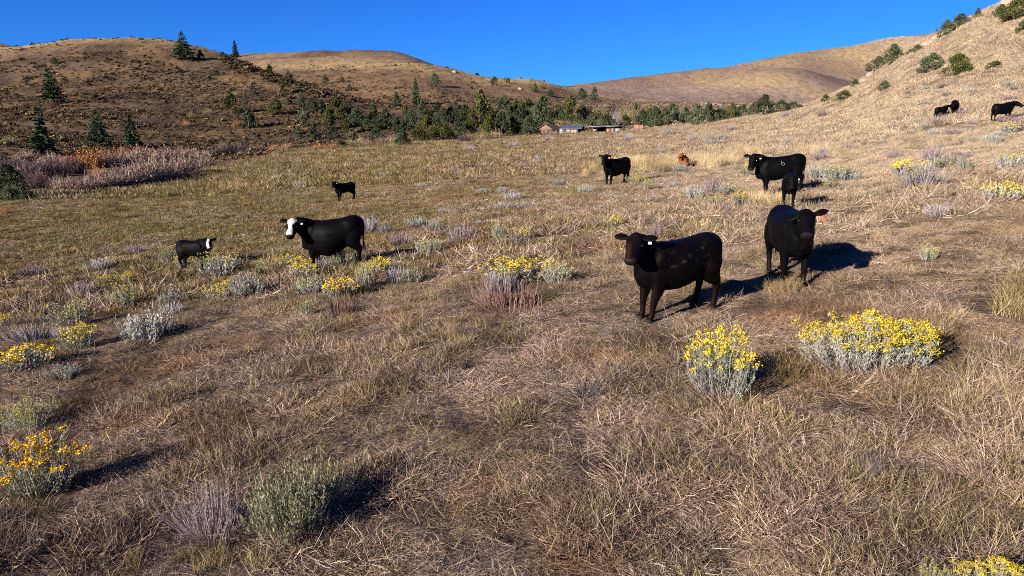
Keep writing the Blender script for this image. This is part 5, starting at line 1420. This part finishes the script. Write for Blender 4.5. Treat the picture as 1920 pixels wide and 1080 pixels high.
s_ = rng.uniform(.24, .86, len(X)) * np.where(rng.uniform(0, 1, len(X)) < .05, 2.3, 1.0) * np.interp(D2, [140, 400, 700], [.9, 1.15, 1.5])
s_[-n_b:] *= 1.9
tag(instancer('hill_scrub', np.stack([X, Y, z - .05], 1), idx, np.stack([0 * X, 0 * X, rng.uniform(0, 6.28, len(X))], 1), np.stack([s_, s_, s_ * rng.uniform(.6, 1.1, len(X))], 1), sc_src),
    'low brown sagebrush scrub covering the hills, packed dark along one ridge to imitate shade', kind='stuff')
# ------------------------------------------------------------------ old ranch buildings at the far end of the pasture
M_log = plain('weathered_log', (.18, .118, .075), .85, .15, var=.45, scale=3)
M_logd = plain('dark_board', (.085, .060, .046), .85, .15, var=.4, scale=3)
M_logg = plain('grey_board', (.27, .24, .215), .85, .15, var=.35, scale=3)
M_tin = plain('blue_grey_tin', (.07, .09, .15), .55, .4, .3, var=.2, scale=2)
M_tinl = plain('pale_tin', (.23, .25, .29), .55, .4, .3, var=.2, scale=2)
M_shing = plain('brown_shingle', (.13, .085, .065), .9, .1, var=.4, scale=4)
M_red = plain('red_board', (.42, .095, .045), .8, .15, var=.25, scale=4)
M_white = plain('white_board', (.24, .20, .18), .8, .15, var=.2, scale=4)
M_orng = plain('raw_plank', (.46, .22, .10), .8, .15, var=.3, scale=4)
M_void = plain('dark_interior', (.02, .017, .015), .95, .05)
M_glass = plain('old_window_glass', (.05, .06, .07), .1, .6)
def box_mesh(boxes, mat, name):
    V, Q, o = [], [], 0
    for (x0, y0, z0), (x1, y1, z1) in boxes:
        v = np.array([[x0, y0, z0], [x1, y0, z0], [x1, y1, z0], [x0, y1, z0], [x0, y0, z1], [x1, y0, z1], [x1, y1, z1], [x0, y1, z1]], float)
        q = np.array([[0, 3, 2, 1], [4, 5, 6, 7], [0, 1, 5, 4], [1, 2, 6, 5], [2, 3, 7, 6], [3, 0, 4, 7]])
        V.append(v); Q.append(q + o); o += 8
    return mesh_np(name, np.concatenate(V), np.concatenate(Q), [mat])
def prism_mesh(poly, y0, y1, mat, name):
    """extrude a polygon in x,z from y0 to y1."""
    n = len(poly)
    V = np.array([(x, y0, z) for x, z in poly] + [(x, y1, z) for x, z in poly], float)
    me = bpy.data.meshes.new(name)
    me.from_pydata([tuple(v) for v in V], [], [tuple(range(n)), tuple(range(2 * n - 1, n - 1, -1))] + [(i, i + n, (i + 1) % n + n, (i + 1) % n) for i in range(n)])
    me.materials.append(mat); me.update()
    return me
GB = 'old ranch buildings at the end of the pasture'
def building(name, px, py, rotz, label, cat, dz=0.0):
    P = hit(px, py, 60); r = empty(name, (P.x, P.y, P.z - .25 + dz), rotz, (1, 1, .80)); tag(r, label, cat, GB)
    return r, pxm(P)
# log cabin, gable end towards the field
r, m = building('log_cabin', 1022, 251, math.radians(-28), 'weathered log cabin with steep gable half hidden by brush', 'cabin')
w, hgt, dp = 2.3, 2.0, 6.0
for k in range(7):
    z0 = .1 + k * .30
    obj_np('log', box_mesh([((-w, -.12, z0), (w, .12, z0 + .27))], M_log, 'log'), r)
for k in range(7):
    z0 = .1 + k * .30
    obj_np('log', box_mesh([((w - .14, .12, z0 + .02), (w + .1, dp, z0 + .28))], M_log, 'log'), r)
obj_np('back_wall', box_mesh([((-w, dp - .2, 0), (w - .15, dp, 2.2)), ((-w, .13, 0), (-w + .2, dp - .21, 2.2))], M_logd, 'back_wall'), r)
obj_np('gable', prism_mesh([(-w, 2.22), (w, 2.22), (0, 3.75)], -.10, .10, M_log, 'gable'), r)
for s in (1, -1):
    obj_np('roof_slope', prism_mesh([(s * -.02, 3.78), (s * -.02, 3.93), (s * (w + .5), 2.05), (s * (w + .5), 1.90)], -.6, dp + .4, M_shing, 'roof_slope'), r)
obj_np('door', box_mesh([((-.9, -.17, .1), (-.1, -.13, 1.8))], M_logd, 'door'), r)
obj_np('window', box_mesh([((.6, -.17, 1.0), (1.4, -.125, 1.6))], M_glass, 'window'), r)
# low house with blue tin roof
r, m = building('tin_roof_house', 1072, 250, math.radians(-16), 'low pale house with a blue grey tin roof', 'house')
obj_np('wall', box_mesh([((-3.6, 0, 0), (-2.4, .2, 1.9)), ((-1.6, 0, 0), (-.2, .2, 1.9)), ((.6, 0, 0), (1.6, .2, 1.9)), ((-2.4, 0, 1.55), (-1.6, .2, 1.9)), ((-.2, 0, 1.7), (.6, .2, 1.9)), ((-2.4, 0, 0), (-1.6, .2, .8))], M_white, 'wall'), r)
obj_np('side_wall', box_mesh([((1.61, 0.02, 0), (1.8, 4, 1.95)), ((-3.6, 3.8, 0), (1.6, 4.0, 1.95)), ((-3.6, .21, 0), (-3.4, 3.79, 1.95))], M_logd, 'side_wall'), r)
obj_np('window', box_mesh([((-2.4, .06, .8), (-1.6, .12, 1.55))], M_glass, 'window'), r)
obj_np('door', box_mesh([((-.2, .06, 0), (.6, .12, 1.7))], M_orng, 'door'), r)
me = prism_mesh([(-.5, 1.92), (-.5, 2.04), (2.0, 3.1), (4.4, 2.04), (4.4, 1.92), (2.0, 2.97)], -4.0, 2.2, M_tin, 'roof')
o = obj_np('roof', me, r); o.rotation_euler = (0, 0, math.pi / 2); o.location = (-1.0, 0, 0)
obj_np('gable', box_mesh([((1.55, 1.0, 1.95), (1.7, 3.0, 2.5))], M_logd, 'gable'), r)
obj_np('lean_to', prism_mesh([(1.9, 0), (1.9, 1.9), (2.4, 2.1), (4.2, 1.4), (4.2, 0)], 1.0, 4.0, M_logd, 'lean_to'), r)
# long open shed
r, m = building('open_shed', 1136, 248, math.radians(8), 'long low shed with pale tin roof, dark open bays and orange door', 'shed')
for x in (-3.6, -2.5, .0, 1.25, 2.3, 4.1):
    obj_np('post', box_mesh([((x, 0, 0), (x + .18, .18, 1.95))], M_logd, 'post'), r)
obj_np('back_wall', box_mesh([((-3.6, 3.4, 0), (4.28, 3.6, 1.9)), ((-3.6, .2, 0), (-3.45, 3.39, 1.9)), ((4.13, .2, 0), (4.28, 3.39, 2.3))], M_void, 'back_wall'), r)
obj_np('door', box_mesh([((.19, .04, .0), (1.24, .12, 1.75))], M_orng, 'door'), r)
obj_np('board_panel', box_mesh([((1.44, .04, 0), (2.29, .12, 1.9))], M_white, 'board_panel'), r)
obj_np('board_panel', box_mesh([((2.49, .04, 0), (4.09, .12, 1.6))], M_logg, 'board_panel'), r)
obj_np('board_panel', box_mesh([((-3.41, .04, 0), (-2.51, .12, 1.3))], M_logg, 'board_panel'), r)
obj_np('roof', box_mesh([((-4.0, -.5, 1.96), (.1, 4.0, 2.10)), ((-4.0, -.55, 1.93), (.1, -.505, 2.16))], M_tinl, 'roof'), r)
obj_np('roof', box_mesh([((.0, -.6, 2.15), (4.7, 4.0, 2.32)), ((.0, -.65, 2.12), (4.7, -.605, 2.38))], M_tinl, 'roof'), r)
# little red and white striped shed
r, m = building('board_shed', 1196, 243, math.radians(-12), 'tiny shed of upright red and white boards', 'shed')
for k in range(7):
    obj_np('board', box_mesh([((-1.05 + k * .30, 0, 0), (-1.05 + k * .30 + .27, .08 + .01 * (k % 3), 1.75))], M_red if k % 2 == 0 else M_white, 'board'), r)
obj_np('side_wall', box_mesh([((1.06, .05, 0), (1.2, 1.8, 1.7)), ((-1.05, 1.7, 0), (1.05, 1.8, 1.7)), ((-1.05, .1, 0), (-.95, 1.69, 1.7))], M_logg, 'side_wall'), r)
obj_np('roof', box_mesh([((-1.15, -.06, 1.76), (1.3, 1.9, 1.86))], M_shing, 'roof'), r)
# ------------------------------------------------------------------ grass over the pasture
TRACKS = []
for tr_ in ([(1500, 420), (1580, 436), (1680, 470), (1780, 520), (1860, 575), (1940, 640)], [(1560, 398), (1680, 425), (1790, 470), (1870, 515), (1950, 565)]):
    TRACKS.append([(p_.x, p_.y) for p_ in (hit(*q_) for q_ in tr_)])
EXCL = []   # filled later if needed
def lay_grass(name, label, n, d0, d1, power, umax, kinds, seed, smin=.75, smax=1.3):
    X, Y, U, rng = grass_points(n, d0, d1, power, umax, seed)
    z, u, D, L = terrain(X, Y, full=True)
    keep = (L < 6.15) & ((D < 45) | (fbm(X / 1.7, Y / 1.7, 231, 2) > .40) | (rng.uniform(0, 1, len(X)) < .25))
    X, Y, z, D, U = X[keep], Y[keep], z[keep], D[keep], U[keep]
    p1 = np.where(D < 25, fbm(X / .75, Y / .75, 201, 3), fbm(X / 2.2, Y / 2.2, 201, 3)); p2 = fbm(X / .8 + 40, Y / .8, 211, 2); r = rng.uniform(0, 1, len(X)); q = rng.uniform(0, 1, len(X))
    left = 1 - sstep(-.3, .2, U)
    pu = np.clip(sstep(.40, .62, p1) * .55 + .08 + .35 * left * sstep(12, 30, D), 0, .85)
    pu = pu * (1 - .55 * sstep(.05, .4, U) * sstep(8, 25, D)) * (.55 + .45 * sstep(8, 20, D))
    kind = np.full(len(X), 'mat', dtype='<U5')
    kind[r < pu] = 'up'
    m2 = r >= pu
    kind[m2 & (p2 > .44)] = 'lit'
    kind[m2 & (q < .35)] = 'mess'
    kind[q > .98] = 'stalk'; kind[(q > .945) & (q <= .98)] = 'long'
    idx = np.zeros(len(X), int)
    for k, vs in kinds.items():
        s = kind == k; idx[s] = np.array(vs)[rng.integers(0, len(vs), s.sum())]
    rot = slope_rot(X, Y, rng)
    cl = fbm(X / .55 + 9, Y / .55, 241, 3)
    sc = (rng.uniform(smin, smax, len(X)) * np.where(D < 22, .62 + .85 * sstep(.32, .68, cl), 1.0))[:, None] * np.ones((1, 3))
    sc = sc * np.ones((1, 3))
    if D.min() < 30:
        for fx, fy in FEET:
            m_ = (np.abs(X - fx) < .6) & (np.abs(Y - fy) < .6)
            d_ = np.hypot(X - fx, Y - fy)
            sc[m_ & (d_ < .42)] *= .5
        for tr in TRACKS:
            for (ax, ay), (bx, by) in zip(tr[:-1], tr[1:]):
                L2 = (bx - ax) ** 2 + (by - ay) ** 2
                t_ = np.clip(((X - ax) * (bx - ax) + (Y - ay) * (by - ay)) / L2, 0, 1)
                d_ = np.hypot(X - ax - t_ * (bx - ax), Y - ay - t_ * (by - ay)) + .12 * (vnoise(X * 2, Y * 2, 77) - .5)
                sc[d_ < .30] *= .45
    gap = (cl < .36) & (rng.uniform(0, 1, len(X)) < .75) & (D < 24)
    sc[gap] *= .05
    ls = (kind == 'long') | (kind == 'stalk')
    sc[ls] = rng.uniform(.7, 1.05, int(ls.sum()))[:, None]
    sc[:, 2] *= np.where(D < 24, .7 + .7 * sstep(.45, .7, cl), 1.0)
    sc[:, 2] *= rng.uniform(.75, 1.2, len(X))
    return tag(instancer(name, np.stack([X, Y, z], 1), idx, rot, sc), label, None, None, 'stuff')
lay_grass('grass', 'matted dry straw and short green grass of the near pasture', 84000, 2.9, 18, 1.1, 1.0, NEAR, 301, .6, 1.15)
lay_grass('grass', 'tufted olive and straw grass of the middle pasture', 42000, 15, 62, 1.2, .92, MID, 302)
lay_grass('grass', 'far tawny grass of the pasture and hillside', 46000, 52, 200, 1.25, .9, FAR, 303, .6, 1.7)
